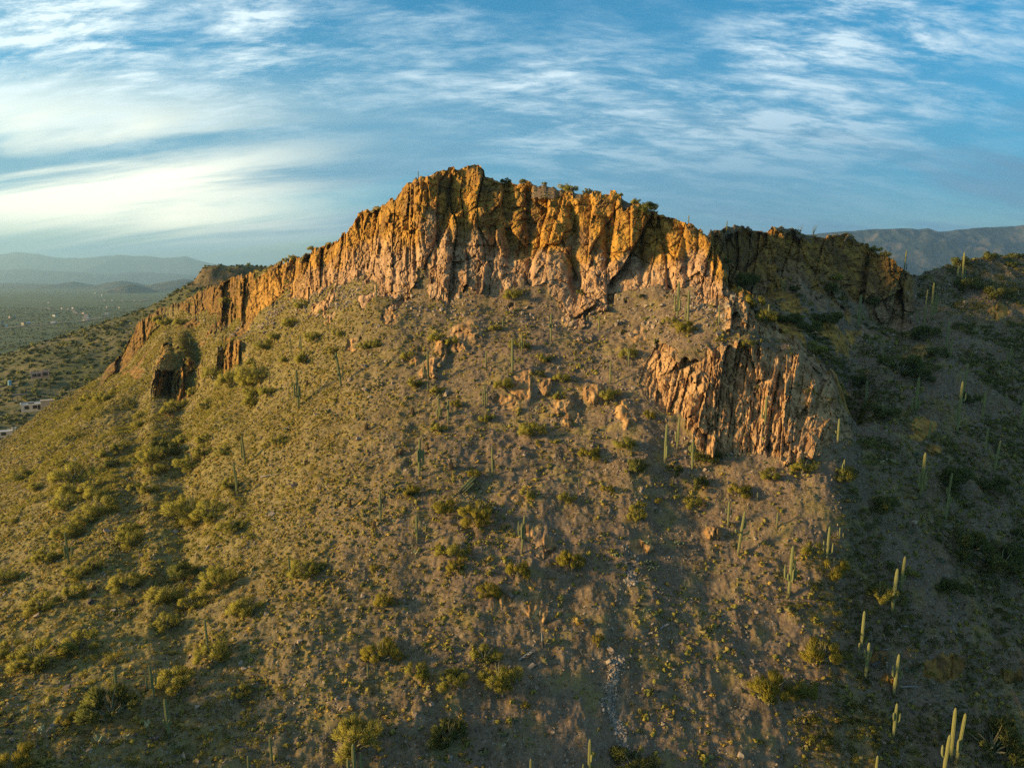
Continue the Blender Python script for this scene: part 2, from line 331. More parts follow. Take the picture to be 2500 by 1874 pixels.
# ragged rims
rim = np.zeros(NR); j6 = ROW0[6]
rimw = np.exp(-((np.arange(NR) - j6) / 9.0) ** 2)[:, None] * w56[None, :] * (h56 > .5) + np.exp(-((np.arange(NR) - ROW0[9]) / 8.0) ** 2)[:, None] * w89[None, :]
f1, f2, ra, rb, ox, oy = voro2(np.stack([S / 2.2]), np.stack([0 * S + .5]), 61)
jag = (ra[0] - .5) * 1.5 + .5 * fbm2(S, 0 * S, 3, 3, 62)
crest = np.exp(-((np.arange(NR) - (ROW0[5] + ROW0[6]) / 2) / 70.0) ** 2)[:, None] * (sst(1775, 1820, pxs) * sst(2110, 2060, pxs))[None, :]
f1, f2, ra, rb, ox, oy = voro2(np.stack([pxs / 17.0]), np.stack([0 * pxs + .5]), 63); jag2 = (ra[0] - .5) * 3.4 + .8 * fbm2(pxs, 0 * pxs, 9, 3, 64)
P[2] += crest * jag2[None, :]
k_rad = 1 - Cfull / np.maximum(az, 1)
P[0] *= k_rad; P[1] *= k_rad
P[2] += soil + rimw * jag[None, :] * .9
P[2] += np.where(R > .3, .25 * fbm2(Sg, Zg * 1.7, 1.6, 2, 71) * R, 0)
TONE = np.clip(sst(.34, .62, h56 + .16 * fbm2(Sg, Zg, 7, 3, 81)) * (R56 > .02), 0, 1)
TONE = np.maximum(TONE, np.clip(sst(-.1, .6, (np.arange(NR) - ROW0[8])[:, None] / float(NROW[8]) + .2 * fbm2(Sg, Zg, 6, 3, 82)), 0, 1) * (R89 > .02))
TONE = np.where((R34 > .05) & (px0 > 1400), np.maximum(TONE, .30), TONE)
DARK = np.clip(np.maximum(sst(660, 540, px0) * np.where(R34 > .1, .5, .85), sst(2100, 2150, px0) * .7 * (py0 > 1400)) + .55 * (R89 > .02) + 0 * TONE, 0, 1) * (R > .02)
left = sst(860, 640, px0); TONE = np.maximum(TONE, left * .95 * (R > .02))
TONE = np.maximum(TONE, np.where(px0 > 2050, .95, .42) * (Rout > .02) * (np.maximum.reduce([R56, R34, R89]) < .1))
pxv, pyv = proj(*P)
P[2][:, 0] = -8; P[0][:, 0] -= 70; P[2][:, -1] = -8; P[0][:, -1] += 70      # the flanks run down to the plain
P[2][0, :] = -8; P[1][0, :] = 12

def link(o, parent=None):
    COL.objects.link(o)
    if parent: o.parent = parent
    return o
def tag(o, label=None, cat=None, group=None, kind=None):
    if label: o['label'] = label
    if cat: o['category'] = cat
    if group: o['group'] = group
    if kind: o['kind'] = kind
    return o
def npmesh(name, V, Q, smooth=True, attrs=None):
    V = np.ascontiguousarray(V, np.float32); Q = np.ascontiguousarray(Q, np.int32); n = Q.shape[1]
    me = bpy.data.meshes.new(name); me.vertices.add(len(V)); me.vertices.foreach_set('co', V.ravel())
    me.loops.add(Q.size); me.loops.foreach_set('vertex_index', Q.ravel())
    me.polygons.add(len(Q)); me.polygons.foreach_set('loop_start', np.arange(0, Q.size, n, dtype=np.int32))
    me.polygons.foreach_set('loop_total', np.full(len(Q), n, np.int32))
    for k, a in (attrs or {}).items():
        at = me.attributes.new(k, 'FLOAT', 'POINT'); at.data.foreach_set('value', np.ascontiguousarray(a, np.float32))
    me.update(calc_edges=True)
    if smooth: me.polygons.foreach_set('use_smooth', np.ones(len(Q), bool))
    return me
def gridquads(nr, nc, mask=None):
    i = np.arange(nr * nc, dtype=np.int32).reshape(nr, nc)
    q = np.stack([i[:-1, :-1], i[:-1, 1:], i[1:, 1:], i[1:, :-1]], -1)
    return q[mask] if mask is not None else q.reshape(-1, 4)
def submesh(name, V, Q, attrs):
    used = np.unique(Q); mp = np.zeros(len(V), np.int32); mp[used] = np.arange(len(used))
    return npmesh(name, V[used], mp[Q], True, {k: a[used] for k, a in attrs.items()})

# ------------------------------------------------------------------ materials
def mat(name, fn):
    m = bpy.data.materials.new(name); m.use_nodes = True; T = NT(m.node_tree); T.n.clear()
    out = T.new('ShaderNodeOutputMaterial'); b = T.new('ShaderNodeBsdfPrincipled')
    b.inputs['Roughness'].default_value = .9; b.inputs['Specular IOR Level'].default_value = .15
    T.l.new(b.outputs[0], out.inputs['Surface'])
    fn(T, b, out); return m
def bump(T, b, h, strength, dist):
    n = T.new('ShaderNodeBump'); n.inputs['Strength'].default_value = strength; n.inputs['Distance'].default_value = dist
    T.put(n.inputs['Height'], h); T.l.new(n.outputs[0], b.inputs['Normal'])
def attr(T, name):
    n = T.new('ShaderNodeAttribute'); n.attribute_name = name; return n
def m_ground(T, b, out):
    pos = T.new('ShaderNodeNewGeometry').outputs['Position']
    rock = attr(T, 'rock').outputs['Fac']; tone = attr(T, 'tone').outputs['Fac']
    n_l = T.noise(pos, .06, 4, .55); n_m = T.noise(pos, .45, 5, .6); n_f = T.noise(pos, 3.0, 4, .6)
    soil = T.mix(T.rng(n_m, .38, .64), (.130, .086, .048), (.215, .150, .086))
    soil = T.mix(T.rng(n_l, .42, .62), soil, (.180, .120, .076))
    soil = T.mix(T.rng(n_f, .50, .70, 0, .6), soil, (.32, .24, .165)); soil = T.mix(T.rng(T.noise(pos, 1.2, 4, .7), .54, .68, 0, .55), soil, (.085, .055, .036))
    # dry grass in thin patches
    soil = T.mix(T.math('MULTIPLY', T.rng(T.noise(pos, .22, 5, .62), .50, .66), .70), soil, (.255, .185, .060))
    px_ = T.new('ShaderNodeSeparateXYZ'); T.put(px_.inputs[0], pos)
    soil = T.mix(T.math('MULTIPLY', T.rng(px_.outputs[0], 0, -70), T.rng(n_m, .30, .60, .35, .85)), soil, (.235, .190, .050))      # the west flank is grassier
    st = T.voro(pos, 2.6, 'F1', 'Color'); sd = T.voro(pos, 2.6, 'F1', 'Distance')
    ss = T.new('ShaderNodeSeparateColor'); T.put(ss.inputs[0], st)
    pebble = T.math('MULTIPLY', T.rng(sd, .20, .32, 1, 0), T.math('GREATER_THAN', ss.outputs[0], .5))
    soil = T.mix(T.math('MULTIPLY', pebble, .85), soil, T.mix(ss.outputs[1], (.14, .105, .085), (.42, .33, .26)))
    # rock
    vs = T.mapping(pos, (1.0, 1.0, .30))
    r_s = T.noise(vs, .55, 6, .62, .4); r_f = T.noise(pos, 2.4, 6, .65); r_b = T.noise(vs, .12, 4, .5)
    pale = T.mix(T.rng(r_s, .34, .66), (.235, .128, .066), (.480, .305, .170))
    pale = T.mix(T.rng(r_f, .52, .72, 0, .45), pale, (.54, .375, .235))
    och = T.mix(T.rng(r_s, .34, .66), (.185, .082, .016), (.500, .262, .048))
    och = T.mix(T.rng(r_f, .50, .72, 0, .55), och, (.60, .345, .07))
    och = T.mix(T.rng(r_b, .50, .66, 0, .65), och, (.130, .075, .035))       # desert varnish
    lich = T.rng(T.noise(pos, .8, 4, .6), .56, .70)
    och = T.mix(T.math('MULTIPLY', lich, .5), och, (.38, .28, .04))
    rk = T.mix(tone, pale, och)
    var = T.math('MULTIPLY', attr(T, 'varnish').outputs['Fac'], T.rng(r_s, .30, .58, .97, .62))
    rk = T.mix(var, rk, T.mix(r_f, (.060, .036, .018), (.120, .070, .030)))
    f = T.rng(T.math('ADD', rock, T.math('MULTIPLY', T.math('SUBTRACT', n_f, .5), .8)), .35, .55)
    T.put(b.inputs['Base Color'], T.mix(f, soil, rk))
    h = T.math('ADD', T.math('MULTIPLY', r_f, .5), T.math('ADD', T.math('MULTIPLY', T.noise(pos, 7, 3, .6), .3), T.math('MULTIPLY', pebble, .3)))
    bump(T, b, h, .55, .25)
M_GROUND = mat('rock_and_soil', m_ground)

def build_hill():
    V = P.reshape(3, -1).T
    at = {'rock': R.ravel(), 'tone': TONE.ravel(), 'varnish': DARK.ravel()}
    rq = (R[:-1, :-1] + R[1:, 1:]) / 2 > .33
    jj = np.arange(NR - 1)[:, None] + 0 * rq; cpx = pxs[:-1][None, :] + 0 * rq; cpy = py0[:-1, :-1]
    is56 = (np.maximum(R56[:-1, :-1], 0) > .2) & rq; is34 = (R34[:-1, :-1] > .2) & rq & ~is56; is89 = (R89[:-1, :-1] > .2) & rq & ~is56 & ~is34
    lowleft = cpx < 640
    regs = []
    regs.append((is56 & (cpx >= 500), 'cliff', 'golden columned cliff face under the summit, lit from the side', 'cliff'))
    regs.append((is56 & (cpx < 500), 'rock_outcrop', 'dark jagged rock rib along the far lower end of the ridge', 'outcrop'))
    regs.append((is34 & (cpx >= 1400), 'rock_buttress', 'pale fluted rock buttress below the shaded end of the cliff', 'outcrop'))
    regs.append((is34 & (cpx < 510), 'rock_outcrop', 'dark overhanging rock outcrop low on the green ridge flank', 'outcrop'))
    regs.append((is34 & (cpx >= 510) & (cpx < 1400), 'rock_outcrop', 'narrow dark rock rib beside the overhanging outcrop', 'outcrop'))
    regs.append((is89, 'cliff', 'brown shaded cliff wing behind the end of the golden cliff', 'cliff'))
    taken = is56 | is34 | is89
    regs.append((~taken, 'hillside', 'steep stony hillside dotted with dry shrubs', 'hillside'))
    for mk, nm, lb, ct in regs:
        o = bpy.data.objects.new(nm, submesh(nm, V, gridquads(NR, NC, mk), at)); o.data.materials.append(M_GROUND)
        if nm != 'hillside': o.data.polygons.foreach_set('use_smooth', np.zeros(len(o.data.polygons), bool))
        link(o); tag(o, lb, ct, kind='structure')
build_hill()

# ------------------------------------------------------------------ valley floor, mesa, far hills and mountains, haze
def m_plain(T, b, out):
    pos = T.new('ShaderNodeNewGeometry').outputs['Position']
    n1 = T.noise(pos, .0022, 5, .6); n2 = T.noise(pos, .02, 6, .65); n3 = T.noise(pos, .13, 4, .7)
    c = T.mix(T.rng(n2, .38, .62), (.070, .092, .028), (.140, .132, .048))
    c = T.mix(T.rng(n1, .42, .60, 0, .7), c, (.095, .115, .038))
    c = T.mix(T.rng(n3, .46, .62, 0, .75), c, (.050, .068, .020))
    sp = T.noise(pos, .006, 5, .7)
    c = T.mix(T.rng(sp, .62, .70, 0, .6), c, (.20, .14, .085))
    T.put(b.inputs['Base Color'], c)
    bump(T, b, n3, .7, 2.0)
M_PLAIN = mat('scrub_plain', m_plain)
def build_ground():
    rs = np.concatenate([[5], np.geomspace(150, 38000, 150)])
    az = np.concatenate([np.linspace(-180, -60, 40, endpoint=False), np.linspace(-60, 60, 420, endpoint=False), np.linspace(60, 180, 41)])
    Rr, Az = np.meshgrid(rs, np.radians(az), indexing='ij')
    X, Y = Rr * np.sin(Az), Rr * np.cos(Az)
    Z = sst(200, 900, Rr) * (1.4 * fbm2(X, Y, 160, 4, 201) + 3.0 * fbm2(X, Y, 900, 2, 205) - 2)
    Z = Z - sst(9000, 12000, Rr) * 0
    o = bpy.data.objects.new('ground', npmesh('ground', np.stack([X, Y, Z], -1).reshape(-1, 3), gridquads(*X.shape)[:, ::-1])); o.data.materials.append(M_PLAIN); link(o)
    tag(o, 'dark green desert plain reaching to the far hills', 'plain', kind='structure')
build_ground()
def m_mesa(T, b, out):
    pos = T.new('ShaderNodeNewGeometry').outputs['Position']
    rock = attr(T, 'rock').outputs['Fac']
    n2 = T.noise(pos, .035, 6, .65); n3 = T.noise(pos, .22, 4, .7)
    c = T.mix(T.rng(n2, .38, .62), (.095, .092, .030), (.165, .130, .058))
    c = T.mix(T.rng(n3, .45, .60, 0, .7), c, (.055, .066, .020))
    r = T.mix(T.rng(T.noise(T.mapping(pos, (1, 1, .3)), .25, 5, .65), .4, .62), (.08, .045, .022), (.26, .16, .085))
    T.put(b.inputs['Base Color'], T.mix(T.math('MULTIPLY', rock, .55), c, r)); bump(T, b, n3, .6, 1.5)
M_MESA = mat('scrubby_mesa', m_mesa)
MESA_A, MESA_B = np.array((-258., 655.)), np.array((60., 770.))
def mesa_h(X, Y):
    ab = MESA_B - MESA_A; t = np.clip(((X - MESA_A[0]) * ab[0] + (Y - MESA_A[1]) * ab[1]) / (ab @ ab), 0, 1)
    d = np.hypot(X - MESA_A[0] - t * ab[0], Y - MESA_A[1] - t * ab[1])
    d = np.maximum(d + 7 * fbm2(X, Y, 60, 3, 211) + 3 * fbm2(X, Y, 14, 3, 212), 0)
    z = np.interp(d, [0, 8, 13, 20, 25, 62, 100, 180, 280, 400, 520], [121, 120, 116, 107, 104, 84, 70, 42, 18, 2, -12])
    z = z - 4 * t + 1.2 * fbm2(X, Y, 26, 4, 213) * sst(700, 500, d)
    rk = sst(6, 10, d) * sst(30, 24, d)
    return z, rk
def build_mesa():
    xs = np.concatenate([np.arange(-1150, -420, 12), np.arange(-420, -150, 2.2), np.arange(-150, 500, 14)]); ys = np.concatenate([np.arange(330, 560, 8), np.arange(560, 760, 2.6), np.arange(760, 1600, 16)])
    X, Y = np.meshgrid(xs, ys); Z, rk = mesa_h(X, Y)
    o = bpy.data.objects.new('mesa', npmesh('mesa', np.stack([X, Y, Z], -1).reshape(-1, 3), gridquads(*X.shape), True, {'rock': rk.ravel()})); o.data.materials.append(M_MESA); link(o)
    tag(o, 'dark scrubby mesa with a small rock cap beyond the ridge', 'mesa', kind='structure')
build_mesa()
def m_far(name, lo, hi, rockc, sc):
    def f(T, b, out):
        g = T.new('ShaderNodeNewGeometry'); pos = g.outputs['Position']
        n = T.noise(pos, sc, 6, .65); nn = T.noise(pos, sc * 6, 4, .7)
        c = T.mix(T.rng(n, .38, .62), lo, hi); c = T.mix(T.rng(nn, .45, .6, 0, .5), c, lo)
        ns = T.new('ShaderNodeSeparateXYZ'); T.put(ns.inputs[0], g.outputs['True Normal'])
        c = T.mix(T.math('MULTIPLY', T.rng(ns.outputs[2], .62, .80, 1, 0), T.rng(n, .45, .55)), c, rockc)
        T.put(b.inputs['Base Color'], c)
    return mat(name, f)
M_HILL = m_far('far_hill', (.045, .045, .024), (.11, .085, .05), (.16, .11, .08), .012)
M_MTN = m_far('mountain_side', (.018, .027, .026), (.038, .043, .038), (.080, .068, .062), .0035)
def build_far():
    for (a, top, hw, D, pw, lb) in ((321,694,46,6000,1.5,'small dark cone hill on the plain'),(297,685.5,72,8200,1.3,'pale cone hill behind the small dark cone'),(176,687,60,8600,.8,'flat topped low hill on the hazy plain'),
                                (30,690.5,150,9600,.9,'long low rise at the edge of the hazy plain'),(452,681,110,7600,1.2,'low hill half hidden behind the mesa slope'),(110,693,110,8900,.9,'low dark swell before the flat topped hill')):
        cx, cy, cz = unproj(a, top, D); w = hw / F * D
        u = np.linspace(-1.7, 1.7, 90); X, Y = np.meshgrid(u, u); r = np.hypot(X, Y)
        wx = X * w + cx; wy = Y * w * 1.5 + cy
        r2 = r * (1 + .16 * fbm2(wx, wy, w * .6, 4, int(a)))
        Z = (cz + 6) * np.clip(1 - (r2 / 1.55) ** pw, 0, 1) ** (1.7 if pw > 1 else 1.2) - 6 + .05 * cz * ridge2(wx, wy, w * .3, 4, 5) * sst(1.5, .3, r)
        Z = Z - np.max(Z) + cz; Z = np.where(r > 1.6, -8, Z)
        o = bpy.data.objects.new('hill', npmesh('hill', np.stack([wx, wy, Z], -1).reshape(-1, 3), gridquads(*X.shape))); o.data.materials.append(M_HILL); link(o); tag(o, lb, 'hill', kind='structure')
    def range_(sky, p0, p1, step, D, depth, rows, amp, sc, seed, lb, foot):
        pa = np.arange(p0, p1, step); sk = np.array(sky, float)
        spy = np.interp(pa, sk[:, 0], sk[:, 1]) + 1.6 * fbm2(pa, 0 * pa, 46, 4, seed)
        cx, cy, cz = unproj(pa, spy, D)
        t = np.linspace(0, 1, rows)                                  # 0 foot, .62 crest, 1 back foot
        yy = (D - depth * .62) + t * depth
        prof = np.where(t < .62, (t / .62) ** foot, np.clip(1 - (t - .62) / .38, 0, 1) ** 1.3)
        X = cx[None, :] * (yy / D)[:, None]; Y = np.broadcast_to(yy[:, None], X.shape).copy()
        rd = ridge2(X, Y, sc, 6, seed + 3, .52)
        env = (prof * (1 - prof) * 4)[:, None]
        Z = cz[None, :] * prof[:, None] + env * amp * rd * (cz / cz.max())[None, :] - 8 * (1 - prof)[:, None]
        lim = cz[None, :] * (yy / D)[:, None]; Z = np.where((t < .62)[:, None], CAMZ + np.minimum(Z - CAMZ, (cz[None, :] - CAMZ) * (yy / D)[:, None] + 0 * lim), Z)
        o = bpy.data.objects.new('mountain', npmesh('mountain', np.stack([X, Y, Z], -1).reshape(-1, 3), gridquads(*X.shape))); o.data.materials.append(M_MTN); link(o); tag(o, lb, 'mountain', kind='structure')
    range_([(-900,640),(-300,632),(0,620),(40,615.5),(90,620),(137,627),(203,629),(289,622),(344,625),(398,629),(452,627),(499,638),(554,647),(640,664),(760,674),(1100,679)], -900, 1100, 4, 23000, 7000, 90, 130, 2600, 301, 'pale blue mountain range fading into haze on the horizon', 1.3)
    range_([(-900,668),(-200,664),(0,660),(60,657),(160,663),(260,668),(340,664),(450,670),(560,676),(1100,681)], -900, 1100, 4, 16500, 4000, 60, 60, 1500, 321, 'low hazy foothills in front of the pale range', 1.2)
    range_([(1000,692),(1300,640),(1500,606),(1750,590),(1900,577),(2000,570),(2060,566),(2134,559),(2200,558.5),(2243,559),(2264,556),(2293,564),(2320,562),(2333,560),(2387,557),(2440,553),(2500,549),(2700,540),(3300,560)], 1000, 3300, 2.5, 9000, 3600, 200, 150, 900, 341, 'blue rugged mountain ridge behind the shaded slope', 1.15)
build_far()
def build_haze():
    x0, x1, y0, y1, z0, z1 = -39500, 39500, -39500, 39500, -30, 1010
    V = [(x, y, z) for x in (x0, x1) for y in (y0, y1) for z in (z0, z1)]
    Q = [(0, 1, 3, 2), (4, 6, 7, 5), (0, 4, 5, 1), (2, 3, 7, 6), (0, 2, 6, 4), (1, 5, 7, 3)]
    me = npmesh('haze', np.array(V), np.array(Q), False); o = bpy.data.objects.new('haze', me); link(o); tag(o, 'blue evening haze over the valley', 'haze', kind='stuff')
    m = bpy.data.materials.new('haze'); m.use_nodes = True; T = NT(m.node_tree); T.n.clear()
    out = T.new('ShaderNodeOutputMaterial'); v = T.new('ShaderNodeVolumePrincipled')
    v.inputs['Color'].default_value = (.46, .76, 1.0, 1); v.inputs['Density'].default_value = 5.6e-5; v.inputs['Anisotropy'].default_value = .35
    T.l.new(v.outputs[0], out.inputs['Volume']); me.materials.append(m)
build_haze()

# ------------------------------------------------------------------ placing things on the ground
CR = {'C1': (0, 560, 2.764), 'C2': (600, 360, 3.159), 'C3': (1200, 400, 3.159), 'C4': (1700, 480, 2.764), 'C5': (0, 1080, 2.089), 'C6': (800, 1080, 2.089), 'C7': (1700, 1080, 2.089),
      'D1': (600, 800, 3.685), 'D2': (1150, 800, 3.685), 'D3': (1350, 1200, 3.685), 'D4': (2000, 600, 4.422), 'D5': (2000, 950, 4.422), 'D6': (0, 850, 3.685), 'D7': (0, 600, 5.264), 'D8': (900, 1500, 4.424)}
def nat(c, x, y):
    a, b, k = CR[c]; return a + x / k, b + y / k
def at(px, py):                              # the first point of the hill met by that sight line; a skyline point if it passes above
    c = int(np.clip(np.searchsorted(pxs, px), 2, NC - 2))
    if abs(pxs[c - 1] - px) < abs(pxs[c] - px): c -= 1
    col = pyv[:, c]; js = np.nonzero(col[ROW0[1] - 8:] <= py)[0]
    if len(js) == 0:
        j = int(np.argmin(col)); return P[:, j, c].copy(), j, c, True
    j = ROW0[1] - 8 + int(js[0])
    t = 0 if j == 0 else (col[j - 1] - py) / max(col[j - 1] - col[j], 1e-6)
    t = float(np.clip(t, 0, 1))
    p = P[:, j - 1, c] * (1 - t) + P[:, j, c] * t
    return p, j, c, False
def floor_at(px, py):                        # the valley floor under that sight line
    u = (px - CX) / F; v = (CY - py) / F; d = np.array((u, CP + v * SP, -SP + v * CP)); s = -CAMZ / min(d[2], -1e-3)
    p = np.array((0, 0, CAMZ)) + d * s
    for _ in range(3):
        h, _r = mesa_h(np.array([p[0]]), np.array([p[1]])); zt = max(float(h[0]), 0.0)
        if zt > 0 and p[1] < 1700: s = (zt - CAMZ) / min(d[2], -1e-3); p = np.array((0, 0, CAMZ)) + d * s
    return p

class MB:                                    # collects vertices and faces of one mesh
    def __init__(s): s.v = []; s.f = []
    def tube(s, pts, rads, n=8, ribs=0, depth=.0, cap=True):
        base = len(s.v); pts = [Vector(p) for p in pts]; m = n if not ribs else ribs * 2
        for i, p in enumerate(pts):
            d = (pts[min(i + 1, len(pts) - 1)] - pts[max(i - 1, 0)]).normalized()
            a = d.cross(Vector((0, 1, 0)) if abs(d.y) < .8 else Vector((1, 0, 0))).normalized(); b = d.cross(a)
            for k in range(m):
                r = rads[i] * (1 - depth * (k % 2) if ribs else 1); t = 2 * pi * k / m
                s.v.append(tuple(p + a * (cos(t) * r) + b * (sin(t) * r)))
        for i in range(len(pts) - 1):
            for k in range(m):
                k2 = (k + 1) % m; q = base + i * m
                s.f.append((q + k, q + k2, q + m + k2, q + m + k))
        if cap: s.f.append(tuple(base + (len(pts) - 1) * m + k for k in range(m)))
        return s
    def box(s, x0, y0, z0, x1, y1, z1):
        b = len(s.v); s.v += [(x, y, z) for x in (x0, x1) for y in (y0, y1) for z in (z0, z1)]
        s.f += [tuple(b + i for i in q) for q in ((0, 1, 3, 2), (4, 6, 7, 5), (0, 4, 5, 1), (2, 3, 7, 6), (0, 2, 6, 4), (1, 5, 7, 3))]; return s
    def mesh(s, name, m, smooth=False):
        me = bpy.data.meshes.new(name); me.from_pydata(s.v, [], s.f); me.update(); me.materials.append(m)
        if smooth: me.polygons.foreach_set('use_smooth', np.ones(len(me.polygons), bool))
        return me
def ob(name, me, parent=None, loc=(0, 0, 0), rot=(0, 0, 0), scale=(1, 1, 1)):
    o = bpy.data.objects.new(name, me); link(o, parent); o.location = loc; o.rotation_euler = rot
    o.scale = scale if hasattr(scale, '__len__') else (scale,) * 3; return o
def empty(name, loc): return ob(name, None, None, loc)

# ------------------------------------------------------------------ plant materials
def m_leaf(name, c0, c1, c2, transl=.25):
    def f(T, b, out):
        rnd = T.new('ShaderNodeObjectInfo').outputs['Random']
        pos = T.new('ShaderNodeNewGeometry').outputs['Position']; n = T.noise(pos, 1.3, 3, .6); n2 = T.noise(pos, .05, 3, .5)
        c = T.mix(T.rng(rnd, .1, .9, smooth=False), c0, c1); c = T.mix(T.rng(n, .40, .66), c, c2); c = T.mix(T.rng(n2, .45, .6, 0, .35), c, c0)
        T.put(b.inputs['Base Color'], c); b.inputs['Roughness'].default_value = .8
        tr = T.new('ShaderNodeBsdfTranslucent'); T.put(tr.inputs[0], c)
        mx = T.new('ShaderNodeMixShader'); mx.inputs[0].default_value = transl
        T.l.new(b.outputs[0], mx.inputs[1]); T.l.new(tr.outputs[0], mx.inputs[2]); T.l.new(mx.outputs[0], out.inputs['Surface'])
    return mat(name, f)
M_PALO = m_leaf('palo_verde_twigs', (.37, .35, .062), (.44, .40, .078), (.52, .46, .11), .5)
M_BROOM = m_leaf('broom_twigs', (.34, .30, .042), (.41, .35, .052), (.48, .40, .08), .45)
M_DARK = m_leaf('dark_leaves', (.16, .185, .048), (.22, .23, .055), (.27, .265, .07), .4)
M_TUFT = m_leaf('brittle_tufts', (.34, .295, .058), (.42, .345, .068), (.37, .32, .085), .35)
M_STRAW = m_leaf('straw_tufts', (.48, .32, .065), (.56, .39, .09), (.44, .33, .10), .3)
M_GRASS = m_leaf('dry_grass', (.34, .27, .066), (.42, .32, .078), (.30, .26, .085), .3)
M_GREY = m_leaf('grey_tufts', (.23, .21, .085), (.30, .255, .10), (.34, .295, .13), .3)
M_SCRUB = m_leaf('valley_scrub', (.085, .105, .030), (.145, .145, .042), (.17, .155, .048), .25)
def flat(name, col, col2=None, sc=2.0, rough=.9):
    def f(T, b, out):
        pos = T.new('ShaderNodeTexCoord').outputs['Object']
        T.put(b.inputs['Base Color'], T.mix(T.rng(T.noise(pos, sc, 5, .6), .35, .65), col, col2 or tuple(c * 1.5 for c in col))); b.inputs['Roughness'].default_value = rough
    return mat(name, f)
M_WOOD = flat('grey_bark', (.17, .15, .085), (.28, .25, .14), 4)
M_DEAD = flat('bleached_wood', (.20, .185, .165), (.34, .31, .28), 3)
M_ROCK = flat('boulder_rock', (.165, .120, .085), (.40, .305, .22), 1.2)
M_PALE = flat('pale_scree', (.20, .155, .115), (.40, .32, .25), 1.2)
M_DROCK = flat('dark_boulder_rock', (.055, .046, .040), (.13, .105, .085), 1.5)
def m_sag(T, b, out):
    tc = T.new('ShaderNodeTexCoord'); g = T.new('ShaderNodeSeparateXYZ'); T.put(g.inputs[0], tc.outputs['Object'])
    n = T.noise(tc.outputs['Object'], 2.5, 5, .6); rnd = T.new('ShaderNodeObjectInfo').outputs['Random']
    c = T.mix(n, (.150, .162, .062), (.250, .242, .105)); c = T.mix(T.math('MULTIPLY', rnd, .5), c, (.22, .20, .060))
    cork = T.rng(T.math('ADD', g.outputs[2], T.math('MULTIPLY', n, 1.2)), .9, 1.9, 1, 0)
    T.put(b.inputs['Base Color'], T.mix(T.math('MULTIPLY', cork, .75), c, (.13, .105, .070))); b.inputs['Roughness'].default_value = .65
M_SAG = mat('saguaro_skin', m_sag)
M_SPINE = flat('barrel_skin', (.10, .060, .030), (.16, .10, .045), 5)
M_PEAR = flat('prickly_pear_pad', (.085, .125, .085), (.15, .19, .13), 3)
M_CHOLLA = flat('cholla_spines', (.24, .22, .10), (.40, .37, .20), 3)

ORD = ['first', 'second', 'third', 'fourth', 'fifth', 'sixth', 'seventh', 'eighth', 'ninth', 'tenth', 'eleventh', 'twelfth', 'thirteenth', 'fourteenth', 'fifteenth', 'sixteenth', 'seventeenth', 'eighteenth', 'nineteenth', 'twentieth'] + ['%d%s' % (k, {1: 'st', 2: 'nd', 3: 'rd'}.get(k % 10, 'th')) for k in range(21, 60)]
def zone(px, py):                            # a findable piece of the picture
    rim = float(np.interp(px, [r[0] for r in TAB[6]], [r[1] for r in TAB[6]]))
    rim9 = float(np.interp(px, [r[0] for r in TAB[9]], [r[1] for r in TAB[9]])) if px > 1740 else rim
    if 500 < px < 1790 and py < rim + 14: return 'on the skyline above the golden cliff'
    if px >= 1720 and py < rim9 + 16: return 'on the skyline beside the blue mountain ridge'
    if px < 660 and py < 985: return 'on the green flank by the dark outcrop'
    if px < 330: return 'on the lowest slope above the houses' if py < 1330 else 'in the bottom corner under the houses'
    if px < 700 and py < 1230: return 'on the bushy slope below the dark outcrop'
    if px < 700: return 'on the lower slope beside the bushy patch'
    if px < 1180 and py < 830: return 'at the cliff foot below the summit'
    if px < 1120 and py < 1290: return 'on the smooth sunlit slope'
    if px < 1120: return 'on the dim slope below the smooth stretch'
    if px < 1600 and py < 880: return 'on the bench under the golden cliff'
    if px < 1600 and py < 1130: return 'among the small outcrops mid slope'
    if px < 1480 and py < 1420: return 'around the little rock steps mid slope'
    if px < 1480: return 'at the slope bottom before the stony chute'
    if 1730 < px < 2110 and py < 830: return 'in the shaded gully below the wing cliff'
    if px < 2110 and py < 1110: return 'around the pale fluted buttress'
    if px < 1900 and py < 1500: return 'on the brown slope beyond the stony chute'
    if px < 1900: return 'at the bottom beside the stony chute'
    if py < 850: return 'on the shaded slope under the mountain ridge'
    if py < 1110: return 'on the shaded slope beside the fluted buttress'
    if px < 2110: return 'just below the fluted buttress'
    if py < 1380: return 'on the dark slope below the big saguaros'
    return 'in the dark corner opposite the houses'
PENDING = []                                 # (object, px, py, wording) -> labels once all are known
def later(o, px, py, what, cat, group): PENDING.append((o, px, py, what)); tag(o, None, cat, group)
def write_labels():
    by = {}
    for rec in PENDING: by.setdefault((rec[3].split('|')[1], zone(rec[1], rec[2])), []).append(rec)
    for (kind, zn), L in by.items():
        L.sort(key=lambda r: r[1])
        for i, (o, px, py, what) in enumerate(L):
            w = what.split('|')[0]
            o['label'] = '%s %s' % (w, zn) if len(L) == 1 else '%s %s, %s' % (w, zn, 'leftmost' if i == 0 else 'rightmost' if i == len(L) - 1 else ORD[i] + ' from left')

